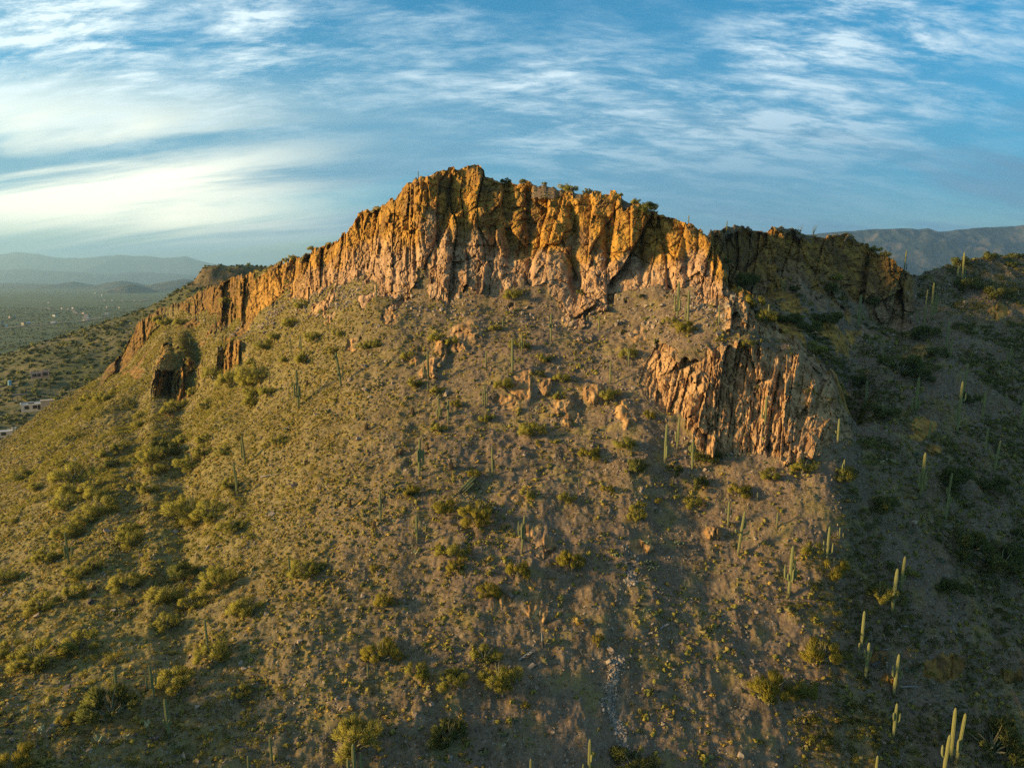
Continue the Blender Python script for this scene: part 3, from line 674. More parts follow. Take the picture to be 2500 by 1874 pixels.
# ------------------------------------------------------------------ saguaros
SAG = [  # crop, base x, base y, top y, top shift x, arms [(attach, reach, top)] in crop pixels: reach sideways, heights as y
 ('D1',408,230,88,0,[]),('D1',503,240,65,0,[(175,-13,100)]),('D1',85,475,295,-3,[(440,10,350)]),('D1',210,480,385,0,[]),('D1',478,725,370,-10,[(610,-26,470),(640,20,500),(600,10,500)]),
 ('D1',860,530,215,-40,[(430,30,320),(420,-10,400),(260,-10,238)]),('D1',1645,465,200,-7,[(420,-36,275)]),('D1',1637,590,490,0,[]),('D1',1735,830,600,-2,[(790,-16,715),(780,10,680),(790,24,720)]),
 ('D1',1820,870,645,0,[(720,-10,680)]),('D1',2150,720,490,-5,[(690,-20,545),(680,20,570)]),('D1',1335,1068,960,-2,[]),('D1',1132,1152,1045,-3,[]),('D1',1012,832,765,-3,[]),
 ('D1',1560,1350,985,12,[(1190,-14,1065),(1225,38,1065),(1160,22,1078)]),('D1',1210,1745,1465,2,[(1620,-20,1588),(1610,24,1568)]),('D1',530,1238,1185,0,[]),('D1',550,1208,1145,-2,[]),
 ('D2',138,352,210,0,[]),('D2',370,412,88,0,[]),('D2',455,238,40,0,[(160,-20,120),(155,18,113)]),('D2',1250,510,290,0,[]),('D2',1420,345,178,-16,[(250,8,200)]),('D2',1745,1205,855,10,[(1160,2,1040)]),
 ('D2',1858,1092,800,12,[(1020,-14,915)]),('D2',1988,1285,1005,-3,[(1100,-28,1048),(1095,22,1042),(1110,-14,1035)]),('D2',192,1332,1060,-4,[(1230,14,1170)]),('D2',962,1300,1200,0,[]),('D2',974,1440,1345,-3,[]),
 ('C3',458,1370,1150,0,[(1262,18,1226),(1258,-14,1222)]),('C3',1435,1190,905,3,[(1130,-24,1000),(1120,4,1030)]),('C3',1513,1252,975,1,[(1195,-18,1080)]),('C3',1753,1245,1085,0,[]),('C3',833,1302,1170,0,[]),('C3',735,1222,1165,0,[]),('C3',2130,1228,1080,2,[]),('C3',92,1282,1185,0,[]),
 ('C4',465,1542,1340,2,[(1490,-22,1410)]),('D5',195,588,305,2,[(462,-24,435),(470,20,428)]),('D4',425,905,530,8,[(780,38,690),(765,-16,735)]),('D4',780,580,450,0,[]),('D4',535,1112,935,0,[]),('D4',690,1265,1095,0,[]),('D4',500,1760,1445,0,[]),
 ('C4',1402,468,330,6,[]),('C4',1414,468,415,2,[]),('D4',1540,372,70,0,[(330,-50,205),(320,-28,190),(335,26,240)]),('D4',1145,700,470,10,[]),('D4',1130,885,675,0,[]),('D4',1205,800,400,3,[(720,34,490),(730,54,510)]),('D4',1056,850,700,0,[]),
 ('D4',1376,1120,810,2,[]),('D4',1405,1222,985,12,[]),('D4',2055,1262,1080,0,[(1180,20,1085)]),('D4',2040,1422,1270,0,[(1335,-45,1338)]),('D4',2020,1310,1140,4,[]),
 ('D4',1043,1800,1410,12,[(1770,-52,1640),(1770,-28,1620),(1760,-12,1590),(1765,28,1648)]),('D5',1490,472,-90,15,[(330,-26,195),(110,46,20)]),('D4',1545,1600,1260,28,[]),('D5',1750,345,15,14,[(130,-22,92)]),('D5',2010,200,35,8,[]),('D5',2172,422,130,14,[(300,20,150)]),
 ('D5',1175,568,345,12,[]),('D5',1785,682,405,12,[]),('D5',1890,902,540,36,[(730,-44,690),(830,60,790)]),('D5',1620,492,415,0,[]),('D5',252,1002,745,10,[(900,-12,780),(880,32,825)]),('D5',316,1004,830,3,[]),
 ('D5',1090,1165,670,16,[(1045,-34,875),(1020,4,872),(1060,40,968)]),('D5',1360,1458,1115,26,[(1350,-36,1308),(1220,30,1148)]),('D5',1390,1200,890,26,[(1120,-20,1040)]),
 ('C7',163,432,290,2,[(350,-12,328),(360,14,332)]),('C7',215,572,340,26,[(445,-34,424),(460,42,438),(482,34,470),(430,18,392)]),('C7',473,782,515,8,[(690,-24,613),(694,-12,655),(680,18,576),(695,10,630),(685,26,628)]),
 ('C7',667,602,420,4,[(560,-18,490),(560,22,500)]),('C7',727,492,428,0,[(470,-8,448)]),('C7',750,494,455,0,[]),('C7',1000,872,630,12,[(768,-3,750)]),('C7',1040,762,570,10,[(700,-18,670),(696,18,668)]),('C7',845,1050,845,4,[]),('C7',830,1112,1010,0,[]),
 ('C7',862,1212,1005,8,[(1080,-14,1040),(1085,14,1045)]),('C7',1010,1298,1062,12,[(1180,-18,1118),(1190,30,1152)]),('C7',1003,1512,1312,6,[(1400,-12,1355),(1410,20,1358)]),('C7',1298,1622,1330,2,[]),('C7',1325,1624,1360,24,[(1560,-8,1488)]),('C7',1262,1712,1470,16,[(1590,-18,1525)]),
 ('C7',918,1770,1578,4,[]),('C7',1385,1800,1645,4,[]),('C7',312,302,248,0,[]),('C7',413,432,350,0,[]),
 ('C6',455,512,360,-2,[(450,-8,428)]),('C6',500,466,415,0,[]),('C6',431,560,515,0,[]),('C6',988,565,362,14,[(480,-8,395),(470,-22,392)]),('C6',205,1212,1118,-2,[]),('C6',137,1770,1513,-2,[(1665,-28,1583),(1670,32,1567)]),('C6',1040,1770,1595,-2,[]),('C6',1338,1750,1490,0,[(1680,-32,1615),(1600,6,1560)]),
 ('C5',352,615,447,-6,[(580,-12,510),(570,24,515)]),('C5',1062,1060,888,-8,[]),('C5',603,1315,1140,-8,[(1245,-20,1190)]),('C5',787,1308,1118,-14,[(1238,-24,1175),(1228,16,1165)]),('C5',864,1502,1288,-12,[(1418,-18,1394),(1424,14,1408),(1405,12,1392)]),('C5',1387,1642,1483,-6,[]),('C5',1268,1730,1580,0,[]),('C5',1478,702,565,-4,[]),
 ('C1',1650,1592,1385,-14,[(1540,-22,1415)]),('D6',2130,1302,1020,-14,[(1270,6,1090)]),('C1',1722,1018,885,-4,[(960,8,920)]),('C1',1815,1012,950,0,[]),('C1',1505,812,720,-2,[]),('C1',1285,802,720,-2,[]),('C1',1166,1112,1045,0,[]),('C1',1062,1222,1165,0,[(1200,-5,1180)]),
 ('D6',928,888,825,-4,[(870,8,845)]),('D6',1412,558,485,0,[]),('D6',260,862,790,0,[(835,10,812),(838,-8,818)]),('D6',630,438,370,0,[(415,-14,390),(412,10,385)]),('D6',916,292,258,0,[]),('D6',1083,406,350,0,[]),('D6',1556,412,330,0,[]),('D6',470,556,500,0,[]),('D6',125,772,705,0,[]),
 ('C1',1435,546,505,0,[]),('C1',1340,632,580,0,[]),('C1',1386,636,565,0,[]),('C1',1455,662,590,0,[]),
 ('C2',1330,222,165,0,[]),('C3',1517,436,390,0,[]),('C3',1808,524,438,2,[]),('C4',922,280,252,0,[]),('C4',993,276,255,0,[]),('C4',575,640,565,0,[]),('C4',595,640,560,0,[]),
 ('C2',610,962,880,0,[]),('C2',1012,1192,1030,0,[(1090,14,1042)]),('C2',775,1372,1298,-4,[])]
def build_saguaros():
    rnd = random.Random(7)
    for (c, xb, yb, yt, dx, arms) in SAG:
        k = CR[c][2]; px, py = nat(c, xb, yb)
        p, j, cc, sky = at(px, py)
        dep = p[1] * CP - (p[2] - CAMZ) * SP; m = dep / F / k              # metres per crop pixel there
        H = (yb - yt) * m * 1.02
        if sky: H = max((yb - yt) * m, 2.0)
        dx_m = dx * m
        r = float(np.clip(.026 * H + .055, .10, .28)) * rnd.uniform(.9, 1.1)
        root = empty('saguaro', tuple(p - np.array((0, 0, .15)))); root.rotation_euler.z = rnd.uniform(-.4, .4) * 0
        def axis(t): return Vector((dx_m * (t ** 1.15), rnd.uniform(-.01, .01), H * t))
        hs = [0, .03, .12, .25, .4, .55, .7, .82, .91, .96, .985, 1.0]
        rr = [.80, .84, .88, .95, 1.0, 1.03, 1.0, .95, .86, .68, .45, .15]
        ob('trunk', MB().tube([axis(t) for t in hs], [r * q for q in rr], ribs=11, depth=.17).mesh('trunk', M_SAG), root)
        for (ya, rx, y1) in arms:
            ha = (yb - ya) * m; hb = max((yb - y1) * m, ha + .25); t = min(max(ha / H, .05), .95); b0 = axis(t); ra = r * rnd.uniform(.62, .78)
            sx = rx * m; sy = rnd.uniform(-.5, .5) * abs(sx); sgn = 1 if sx >= 0 else -1
            if abs(sx) < 1.25 * r: sx = sgn * r * rnd.uniform(.8, 1.4); sy = -rnd.uniform(.9, 1.5) * r
            L = hb - ha; bend = min(.45 * L, .5)
            pts = [b0 + Vector((sx * f, sy * f, g)) for f, g in ((0, 0), (.35, -.02), (.72, .06 * bend / .5), (.93, .45 * bend), (1.0, bend))]
            n = 5
            for q in range(1, n + 1): pts.append(b0 + Vector((sx * (1 + .05 * q / n), sy, bend + (L - bend) * q / n)))
            rads = [ra * q for q in (.55, .72, .88, .96, 1.0, 1.03, 1.0, .94, .70, .20)]
            ob('arm', MB().tube(pts, rads, ribs=9, depth=.17).mesh('arm', M_SAG), root)
        sz = 'tall' if H > 6.2 else 'short' if H < 3.2 else 'mid-sized'
        ar = ['armless', 'one-armed', 'two-armed', 'three-armed'][len(arms)] if len(arms) < 4 else 'many-armed'
        ln = ' leaning' if abs(dx_m) > .08 * H else ''
        later(root, px, py, '%s%s %s saguaro|saguaro' % (sz, ln, ar), 'cactus', 'saguaros on the hill')
build_saguaros()

# ------------------------------------------------------------------ palo verde trees and shrubs
def crown_mesh(name, m, seed, n, up, ln, wd, hgt, lobes, core=False):
    rg = np.random.default_rng(seed)
    k = lobes; th = rg.uniform(0, 2 * pi, k); el = rg.uniform(.15, 1.0, k); rad = np.sqrt(rg.uniform(.05, 1, k)) * .86
    cen = np.stack([np.cos(th) * rad, np.sin(th) * rad, hgt * (.16 + .66 * el * (1 - .6 * rad ** 2))], 1); sz = rg.uniform(.10, .34, k)
    w = sz ** 2; who = rg.choice(k, n, p=w / w.sum())
    d = rg.normal(size=(n, 3)); d /= np.linalg.norm(d, axis=1)[:, None]
    rr = rg.uniform(.25, 1, n) ** .5
    pos = cen[who] + d * (sz[who] * rr)[:, None] * np.array((1, 1, .85)); pos[:, 2] = np.maximum(pos[:, 2], .02)
    dirv = d * .7 + pos / np.linalg.norm(pos, axis=1)[:, None] * .6 + np.array((0, 0, up)) + rg.normal(size=(n, 3)) * .3
    dirv /= np.linalg.norm(dirv, axis=1)[:, None]
    sd = np.cross(dirv, rg.normal(size=(n, 3))); sd /= np.linalg.norm(sd, axis=1)[:, None]
    L = ln * rg.uniform(.6, 1.4, n)[:, None]; W = wd * rg.uniform(.6, 1.4, n)[:, None]
    V = np.stack([pos - dirv * L * .5 - sd * W * .5, pos - dirv * L * .5 + sd * W * .5, pos + dirv * L * .5], 1).reshape(-1, 3)
    V, Q = list(map(tuple, V)), [(3 * q, 3 * q + 1, 3 * q + 2) for q in range(n)]
    nv = (d * .75 + (pos - np.array((0, 0, .25 * hgt))) * .8 + np.array((0, 0, .25)) + rg.normal(size=(n, 3)) * .15); nrm = np.repeat(nv / np.linalg.norm(nv, axis=1)[:, None], 3, 0)
    if core:                                 # a ragged low heart of crossed leaf sprays, so that a small clump is not see-through
        bv = len(V); na = 7; ex = [rg.uniform(.45, 1.1) for _ in range(na)]
        for zi, (zz_, rr_) in enumerate(((0, .70), (.34, .66), (.62, .38))):
            for a_ in range(na):
                f = ex[a_] * rg.uniform(.6, 1.25); t_ = 2 * pi * (a_ + .5 * zi + rg.uniform(-.3, .3)) / na; V.append((cos(t_) * rr_ * f, sin(t_) * rr_ * f, hgt * zz_ * rg.uniform(.6, 1.25)))
        V.append((.1, .05, hgt * .72)); cv = np.array(V[bv:]); cn = cv + rg.normal(size=cv.shape) * .30; nrm = np.concatenate([nrm, cn / np.linalg.norm(cn, axis=1)[:, None]])
        for zi in range(2):
            for a_ in range(na):
                p0, p1, p2, p3 = bv + zi * na + a_, bv + zi * na + (a_ + 1) % na, bv + (zi + 1) * na + (a_ + 1) % na, bv + (zi + 1) * na + a_; Q += [(p0, p1, p2), (p0, p2, p3)]
        Q += [(bv + 2 * na + a_, bv + 2 * na + (a_ + 1) % na, bv + 3 * na) for a_ in range(na)]
    me = npmesh(name, np.array(V), np.array(Q), True); me.materials.append(m); me.normals_split_custom_set_from_vertices([tuple(q) for q in nrm]); return me
def stems_mesh(seed, hgt):
    rg = random.Random(seed); b = MB()
    for _ in range(rg.randint(11, 14)):
        a = rg.uniform(0, 2 * pi); o = rg.uniform(.2, .98); h = hgt * rg.uniform(.45, .95) * (1.1 - .45 * o)
        pts = [Vector((.03 * cos(a), .03 * sin(a), -.10)), Vector((cos(a) * o * .3, sin(a) * o * .3, h * .4)), Vector((cos(a + .2) * o * .7, sin(a + .2) * o * .7, h * .75)), Vector((cos(a) * o, sin(a) * o, h))]
        b.tube(pts, [.030, .024, .016, .007], 4)
    return b.mesh('trunk', M_WOOD)
CROWN = {}
for kind, m, n, up, ln, wd, hg in (('P', M_PALO, 4300, .35, .13, .028, 1.2), ('Y', M_BROOM, 4600, .8, .18, .026, 1.45), ('D', M_DARK, 5000, .2, .10, .036, 1.1)):
    CROWN[kind] = [(crown_mesh('crown', m, 100 + 7 * q + ord(kind), n, up, ln, wd, hg, 17 + 4 * q), stems_mesh(q + ord(kind), hg)) for q in range(4)]
SHRUB = {'C5': [(960,395,200),(1065,385,180),(1180,450,120),(660,525,140),(1170,230,100),(380,205,220),(470,245,130),(330,330,150),(520,355,160),(350,475,140),(250,592,140),(390,690,140),(480,640,90),(650,742,190),(940,690,150,'D'),(850,800,170),(1110,742,190),(1260,862,170),(840,942,130),(980,840,130),(1080,1100,180),(900,1255,170),(560,1405,260,'D'),(400,1055,200),(180,1135,220),(40,1085,150),(210,855,150),(30,705,120),(90,1660,210,'Y'),(1220,1290,110),(1540,682,140),(1610,655,120),(970,142,140),(770,105,120),(100,192,110),(690,242,90),(760,252,110),(1040,65,120),(340,1432,110,'Y'),(380,785,110)],
 'C6': [(430,268,100,'Y'),(600,368,150,'Y'),(760,405,190,'Y'),(1025,282,90),(590,572,90),(670,582,120),(650,648,80,'Y'),(820,782,140,'Y'),(970,682,120,'Y'),(1240,642,150,'Y'),(290,832,110,'Y'),(280,1105,200,'Y'),(460,1195,130),(640,1235,140),(800,1112,150),(880,1232,190),(150,1555,250),(620,1525,190,'D'),(1560,1665,220,'D'),(1330,82,110,'Y'),(1580,142,120,'D'),(1570,392,100),(1220,302,100),(240,652,60,'Y'),(750,172,70,'Y'),(1010,1352,60,'Y'),(1380,1012,60,'Y')],
 'C7': [(50,92,120,'D'),(760,192,130,'D'),(380,182,110),(540,152,120),(220,272,120,'Y'),(1310,222,170,'D'),(950,352,150,'D'),(1490,232,150,'D'),(1330,562,220,'D'),(1550,642,260,'D'),(1630,502,120,'D'),(1300,772,170,'D'),(580,562,110),(710,692,160,'Y'),(930,802,140),(640,1112,180,'Y'),(760,1105,80),(370,1325,230,'Y'),(540,1285,160),(640,1532,100,'D'),(1500,1565,260,'D'),(1090,682,90),(1620,1625,150,'D')],
 'D1': [(100,482,280),(60,692,160),(200,602,160),(530,312,180),(360,302,140),(790,242,110,'Y'),(840,82,130),(1460,292,130),(1520,522,150),(1720,582,120),(1740,935,140),(1490,1505,180,'Y'),(300,1055,160),(2150,835,110),(1890,705,120,'Y'),(1720,112,150),(1860,152,130),(1150,172,140),(1070,192,120),(590,122,160),(160,182,180),(260,102,140),(60,332,120)],
 'D2': [(440,182,180),(650,302,140),(290,542,180),(600,442,110,'D'),(820,482,150),(790,642,130),(1240,642,190),(1420,272,150),(1610,822,130,'Y'),(530,972,220),(1070,1172,160),(1380,1072,200),(1480,1272,170,'D'),(1820,1312,130,'D'),(2100,1192,150,'D'),(2010,1432,200,'D'),(1990,1602,180),(870,1582,150),(1500,1642,160),(1230,1472,120,'Y'),(1690,1572,90,'Y'),(520,1532,150,'Y')],
 'C3': [(1390,1232,120),(1490,1325,200,'Y'),(160,1042,130),(700,1012,80,'D'),(1140,1032,60,'D'),(2020,1112,170,'Y'),(2110,1232,180,'Y'),(1980,1412,110),(400,1482,110),(20,1282,90),(110,150,80,'D'),(245,155,80,'D'),(410,160,50),(590,205,140),(745,228,70),(1110,306,70),(1190,372,160,'D'),(990,250,50)],
 'C4': [(330,622,180,'D'),(890,642,110,'D'),(1170,722,120,'D'),(880,852,160,'D'),(760,912,150,'D'),(620,852,150,'D'),(780,1052,170),(350,1022,90),(1380,1192,260,'D'),(1490,1242,160,'D'),(1060,1262,130,'D'),(940,562,90),(200,452,90,'D'),(670,642,70,'D'),(1205,362,80),(1270,405,70),(1780,445,110,'D'),(1990,422,120,'D'),(2160,392,90,'D'),(1550,962,150,'D'),(1640,1082,120,'D'),(1850,1392,130,'D'),(1280,1482,160,'D'),(2040,682,160,'D'),(1830,622,180,'D'),(2120,472,80,'D')],
 'C1': [(2110,138,75),(1985,208,65),(1925,222,50),(1390,1212,110),(1200,1212,140),(1130,1242,100),(940,1272,90),(720,1152,150),(620,1152,120),(1680,1052,180),(1560,1042,160),(1700,1132,130),(1830,1082,130),(2040,532,110),(1840,702,100),(1740,762,110),(1960,662,110),(1440,1002,140),(1300,1112,90),(1220,642,90),(1120,642,100),(1540,512,100),(1060,622,80)],
 'D6': [(1090,912,170),(950,972,170),(1010,1062,130,'D'),(1250,702,130),(1520,952,190,'D'),(1440,902,160,'D'),(1640,842,160),(1400,1122,170),(1280,1032,140,'D'),(1240,1312,190),(1380,1292,130),(1700,1122,250),(1840,852,160),(2000,952,160),(620,1182,200),(650,1322,200),(860,1342,190),(560,1052,140),(330,1262,120),(900,1482,160),(780,1562,200),(1160,1652,180),(1830,1482,300),(1650,1502,150),(2080,1602,190),(230,1142,110),(120,1162,90),(840,432,120),(760,482,110),(700,562,90)]}
SPOTS = []
def build_shrubs():
    rnd = random.Random(11)
    for c, L in SHRUB.items():
        for e in L:
            x, y, w = e[:3]; kind = e[3] if len(e) > 3 else 'P'; k = CR[c][2]; px, py = nat(c, x, y)
            if any(abs(px - q[0]) < 16 and abs(py - q[1]) < 14 for q in SPOTS): continue
            p, j, cc, sky = at(px, py); SPOTS.append((px, py))
            dep = p[1] * CP - (p[2] - CAMZ) * SP; r = w / k * dep / F * .5 * (1.18 if kind != 'Y' else 1.0)
            cm, tm = CROWN[kind][rnd.randrange(4)]
            sz = r * rnd.uniform(.95, 1.1)
            nm = {'P': 'palo_verde', 'Y': 'broom_shrub', 'D': 'creosote_bush'}[kind]
            root = ob(nm, None, None, tuple(p - np.array((0, 0, .1 * sz))), (0, 0, rnd.uniform(0, 6.28)), (sz, sz, sz * rnd.uniform(.85, 1.15)))
            ob('trunk', tm, root); ob('crown', cm, root)
            word = {'P': 'olive palo verde tree', 'Y': 'yellow-green broomy shrub', 'D': 'dark green leafy bush'}[kind]
            later(root, px, py, '%s %s|%s' % ('large' if r > 2.1 else 'small' if r < 1.15 else 'mid-sized', word, nm), 'shrub', {'P': 'palo verde trees on the hill', 'Y': 'broomy yellow-green shrubs', 'D': 'dark leafy bushes'}[kind])
build_shrubs()

# ------------------------------------------------------------------ boulders and small cacti
import bmesh
def rock_mesh(seed, m, flatz=.65, n=14):
    rg = random.Random(seed); bm = bmesh.new()
    for _ in range(n):
        v = Vector((rg.gauss(0, 1), rg.gauss(0, 1), rg.gauss(0, 1))).normalized() * rg.uniform(.8, 1.05)
        bm.verts.new((v.x, v.y * .8, v.z * flatz))
    r = bmesh.ops.convex_hull(bm, input=bm.verts)
    bmesh.ops.delete(bm, geom=[g for g in bm.verts if not g.link_faces], context='VERTS')
    me = bpy.data.meshes.new('boulder'); bm.to_mesh(me); bm.free(); me.materials.append(m); return me
ROCKS = [rock_mesh(s, M_ROCK, .6 + .06 * (s % 4), 13 + s % 5) for s in range(7)]; DROCKS = [rock_mesh(50 + s, M_DROCK, .7, 14) for s in range(3)]
BOUL = {'C5': [(40,1437,50,1),(47,1482,45,1),(345,1262,60,1),(440,1286,28,1),(915,722,45),(455,1567,40),(790,1512,42,1),(1010,1347,45),(600,1617,26,1),(1245,1152,40),(1280,1142,26),(460,817,50,1),(890,457,40),(720,577,42,1),(380,1612,26,1)],
 'D1': [(1070,352,100),(1075,562,84),(1010,1002,72),(930,682,50),(745,742,46),(1310,117,45),(430,1432,84,1),(255,1397,36),(835,952,36),(1220,512,42),(1120,247,42),(1050,1462,64,1),(940,470,60),(1325,500,50)],
 'D2': [(1250,1192,40),(235,1162,38),(480,1142,50),(1215,1196,28),(1355,555,34)],
 'D3': [(910,857,44),(895,1192,42),(893,1267,48),(860,1272,34),(1835,1077,52),(500,1532,72),(845,1372,60),(795,1387,34),(660,897,34),(1825,412,40),(1990,1402,36),(800,1572,34),(640,1582,34),(650,1340,34),(700,1480,30)],
 'D8': [(1260,1492,64),(680,967,84),(325,682,40),(780,857,30),(915,267,40),(1580,882,28),(690,1562,54),(630,1512,44),(1820,790,60)],
 'C3': [(1025,1217,66),(1850,1292,60),(1080,1322,55),(1190,1100,50),(850,740,60)], 'C7': [(310,862,34),(285,1112,26),(480,1112,26),(300,492,26),(1330,1000,30,1),(920,1130,60,1)]}
def build_boulders():
    rnd = random.Random(5)
    for c, L in BOUL.items():
        for e in L:
            px, py = nat(c, e[0], e[1]); p, j, cc, s = at(px, py); dep = p[1] * CP - (p[2] - CAMZ) * SP; r = e[2] / CR[c][2] * dep / F * .5
            dk = len(e) > 3; me = rnd.choice(DROCKS if dk else ROCKS)
            o = ob('boulder', me, None, tuple(p + np.array((0, 0, r * .1))), (rnd.uniform(-.5, .5), rnd.uniform(-.4, .4), rnd.uniform(0, 6.3)), (r * 1.1, r * 1.1, r * rnd.uniform(.8, 1.3)))
            later(o, px, py, '%s angular boulder|boulder' % ('dark' if dk else 'pale'), 'rock', 'boulders on the slope')
build_boulders()
def build_small():
    rnd = random.Random(3)
    # barrel cacti
    BM = MB().tube([(0, 0, -.05), (0, 0, .12), (0, 0, .35), (0, 0, .6), (0, 0, .82), (0, 0, .95), (0, 0, 1.0)], [.20, .25, .29, .29, .24, .13, .02], ribs=10, depth=.2).mesh('barrel_cactus', M_SPINE)
    for c, L in {'C5': [(480,752),(681,828),(750,1265),(705,360),(741,355),(1555,112)], 'D1': [(555,520),(285,732),(1357,1150),(1400,1140),(1846,1262),(1076,918),(1500,780),(1640,1100),(930,1610)], 'C6': [(237,432),(628,135)]}.items():
        for (x, y) in L:
            px, py = nat(c, x, y); p = at(px, py)[0]; s = rnd.uniform(.8, 1.4)
            later(ob('barrel_cactus', BM, None, tuple(p), (rnd.uniform(-.15, .15), rnd.uniform(-.15, .15), 0), (s, s, s * 1.1)), px, py, 'squat brown barrel cactus|barrel', 'cactus', 'barrel cacti')
    # prickly pears: each a clump of flat pads
    def pads(seed, n):
        rg = random.Random(seed); out = []
        for _ in range(n):
            b = MB(); a = rg.uniform(0, 6.28); R_ = rg.uniform(0, .75); tilt = rg.uniform(-.6, .6); w = rg.uniform(.16, .24); h = rg.uniform(.22, .34); z0 = rg.uniform(0, .45) * (1 - R_ * .6)
            Mx = Matrix.Translation((cos(a) * R_, sin(a) * R_, z0)) @ Euler((tilt, rg.uniform(-.5, .5), rg.uniform(0, 6.28))).to_matrix().to_4x4()
            ring = [Vector((w * sin(t) * (1 if cos(t) > 0 else .8), 0, h * (1 - cos(t)) * .5 + .0)) for t in [2 * pi * q / 10 for q in range(10)]]
            cv = [Mx @ Vector((0, .035, h * .55)), Mx @ Vector((0, -.035, h * .55))]
            b.v = [tuple(Mx @ v) for v in ring] + [tuple(v) for v in cv]
            b.f = [(q, (q + 1) % 10, 10) for q in range(10)] + [((q + 1) % 10, q, 11) for q in range(10)]
            out.append(b.mesh('pad', M_PEAR, True))
        return out
    sets = [pads(s, 16) for s in range(3)]
    for c, L in {'D3': [(850,475,1.2),(1150,480,1.2),(585,580,1.1),(905,700,1.5),(960,885,1.0),(850,1080,1.0),(840,640,1.0)], 'C7': [(1250,610,1.2),(1090,1170,1.2),(940,1100,1.0),(1100,460,1.0)], 'D5': [(1060,740,1.3),(2150,1090,1.2),(1030,700,1.0)], 'D1': [(370,920,1.1)]}.items():
        for (x, y, s) in L:
            px, py = nat(c, x, y); p = at(px, py)[0]; root = ob('prickly_pear', None, None, tuple(p), (0, 0, rnd.uniform(0, 6.28)), s)
            for me in rnd.choice(sets): ob('pad', me, root)
            later(root, px, py, 'grey-green prickly pear|pear', 'cactus', 'prickly pear clumps')
    # chollas: short trunk, spiny pale joints
    def cholla(seed):
        rg = random.Random(seed); tr = MB().tube([(0, 0, -.05), (.02, 0, .3), (0, .03, .6)], [.06, .055, .05], 6).mesh('trunk', M_WOOD); js = []
        for _ in range(9):
            a = rg.uniform(0, 6.28); o = rg.uniform(.15, .42); z = rg.uniform(.35, .65)
            js.append(MB().tube([(0, 0, z), (cos(a) * o * .6, sin(a) * o * .6, z + .12), (cos(a) * o, sin(a) * o, z + rg.uniform(.2, .45))], [.06, .09, .05], 6).mesh('joint', M_CHOLLA))
        return tr, js
    ch = [cholla(s) for s in range(3)]
    for c, L in {'C5': [(140,1402),(217,1500),(650,1522),(505,1545),(755,1475)], 'C6': [(335,420),(448,585)], 'D5': [(675,840),(800,830)], 'D2': [(585,770)], 'D4': [(1680,950),(1650,800)]}.items():
        for (x, y) in L:
            px, py = nat(c, x, y); p = at(px, py)[0]; tr, js = rnd.choice(ch); root = ob('cholla', None, None, tuple(p), (0, 0, rnd.uniform(0, 6.28)), rnd.uniform(1.0, 1.4))
            ob('trunk', tr, root)
            for me in js: ob('joint', me, root)
            later(root, px, py, 'small pale spiny cholla|cholla', 'cactus', 'pale chollas')
    # the fallen saguaro: long trunk and two broken arms lying down the slope
    a, b = at(*nat('D1', 2098, 1318))[0], at(*nat('D1', 1918, 1490))[0]
    root = empty('fallen_saguaro', tuple(b)); tag(root, 'fallen dead saguaro lying on the slope above a bright shrub', 'cactus')
    d = Vector(a - b) + Vector((0, 0, .25))
    for q, (nm, r, off, f0, f1) in enumerate((('trunk', .22, Vector((0, 0, .25)), 0, 1), ('arm', .15, Vector((.5, -.25, .3)), .08, .72), ('arm', .14, Vector((.95, -.5, .25)), .05, .5))):
        ob(nm, MB().tube([d * (f0 + (f1 - f0) * t) + off for t in (0, .02, .25, .5, .75, .95, 1)], [r * k for k in (.6, .95, 1, 1, .95, .8, .4)], ribs=9, depth=.15).mesh(nm, M_SAG), root)
    # dead snag, bleached branches and logs
    p = at(*nat('D8', 1882, 345))[0]; root = empty('dead_snag', tuple(p)); tag(root, 'upright pointed stub of a dead saguaro', 'snag')
    ob('stump', MB().tube([(0, 0, -.1), (0, 0, .5), (-.04, 0, .9)], [.22, .2, .14], ribs=8, depth=.25).mesh('stump', M_DROCK), root)
    ob('rib', MB().tube([(-.03, 0, .5), (-.08, 0, 1.3), (-.13, 0, 2.1)], [.13, .10, .03], 6).mesh('rib', M_DEAD), root)
    for (c, x0, y0, x1, y1, lb, nm) in (('D8', 1620, 500, 1790, 385, 'bleached fallen branch beside the dead snag', 'dead_branch'), ('C7', 1290, 915, 1335, 985, 'long grey log lying on the dark slope', 'log'), ('C7', 1040, 1250, 1135, 1248, 'grey log lying below the two-armed saguaro', 'log'), ('D3', 965, 1240, 1050, 1185, 'thin bleached branch beside the stony chute', 'dead_branch'), ('D1', 130, 1345, 290, 1325, 'bleached fallen branch on the sunlit slope', 'dead_branch'), ('C7', 1040, 940, 1105, 945, 'short grey log under the bush', 'log')):
        a, b = at(*nat(c, x0, y0))[0], at(*nat(c, x1, y1))[0]; root = empty(nm, tuple(a)); d = Vector(b - a); L = d.length; tag(root, lb, 'branch' if 'branch' in nm else 'log')
        sd = d.cross(Vector((0, 0, 1))).normalized()
        ob('stem', MB().tube([Vector((0, 0, .12)), d * .5 + Vector((0, 0, .2)), d + Vector((0, 0, .15))], [.13, .11, .05], 7).mesh('stem', M_DEAD), root)
        for q in range(4):
            f = rnd.uniform(.2, .85); sg = rnd.choice((-1, 1)); b0 = d * f + Vector((0, 0, .17)); ob('twig', MB().tube([b0, b0 + sd * sg * L * .12 + d * .06 + Vector((0, 0, .1)), b0 + sd * sg * L * .2 + d * .15 + Vector((0, 0, .15))], [.06, .04, .012], 5).mesh('twig', M_DEAD), root)
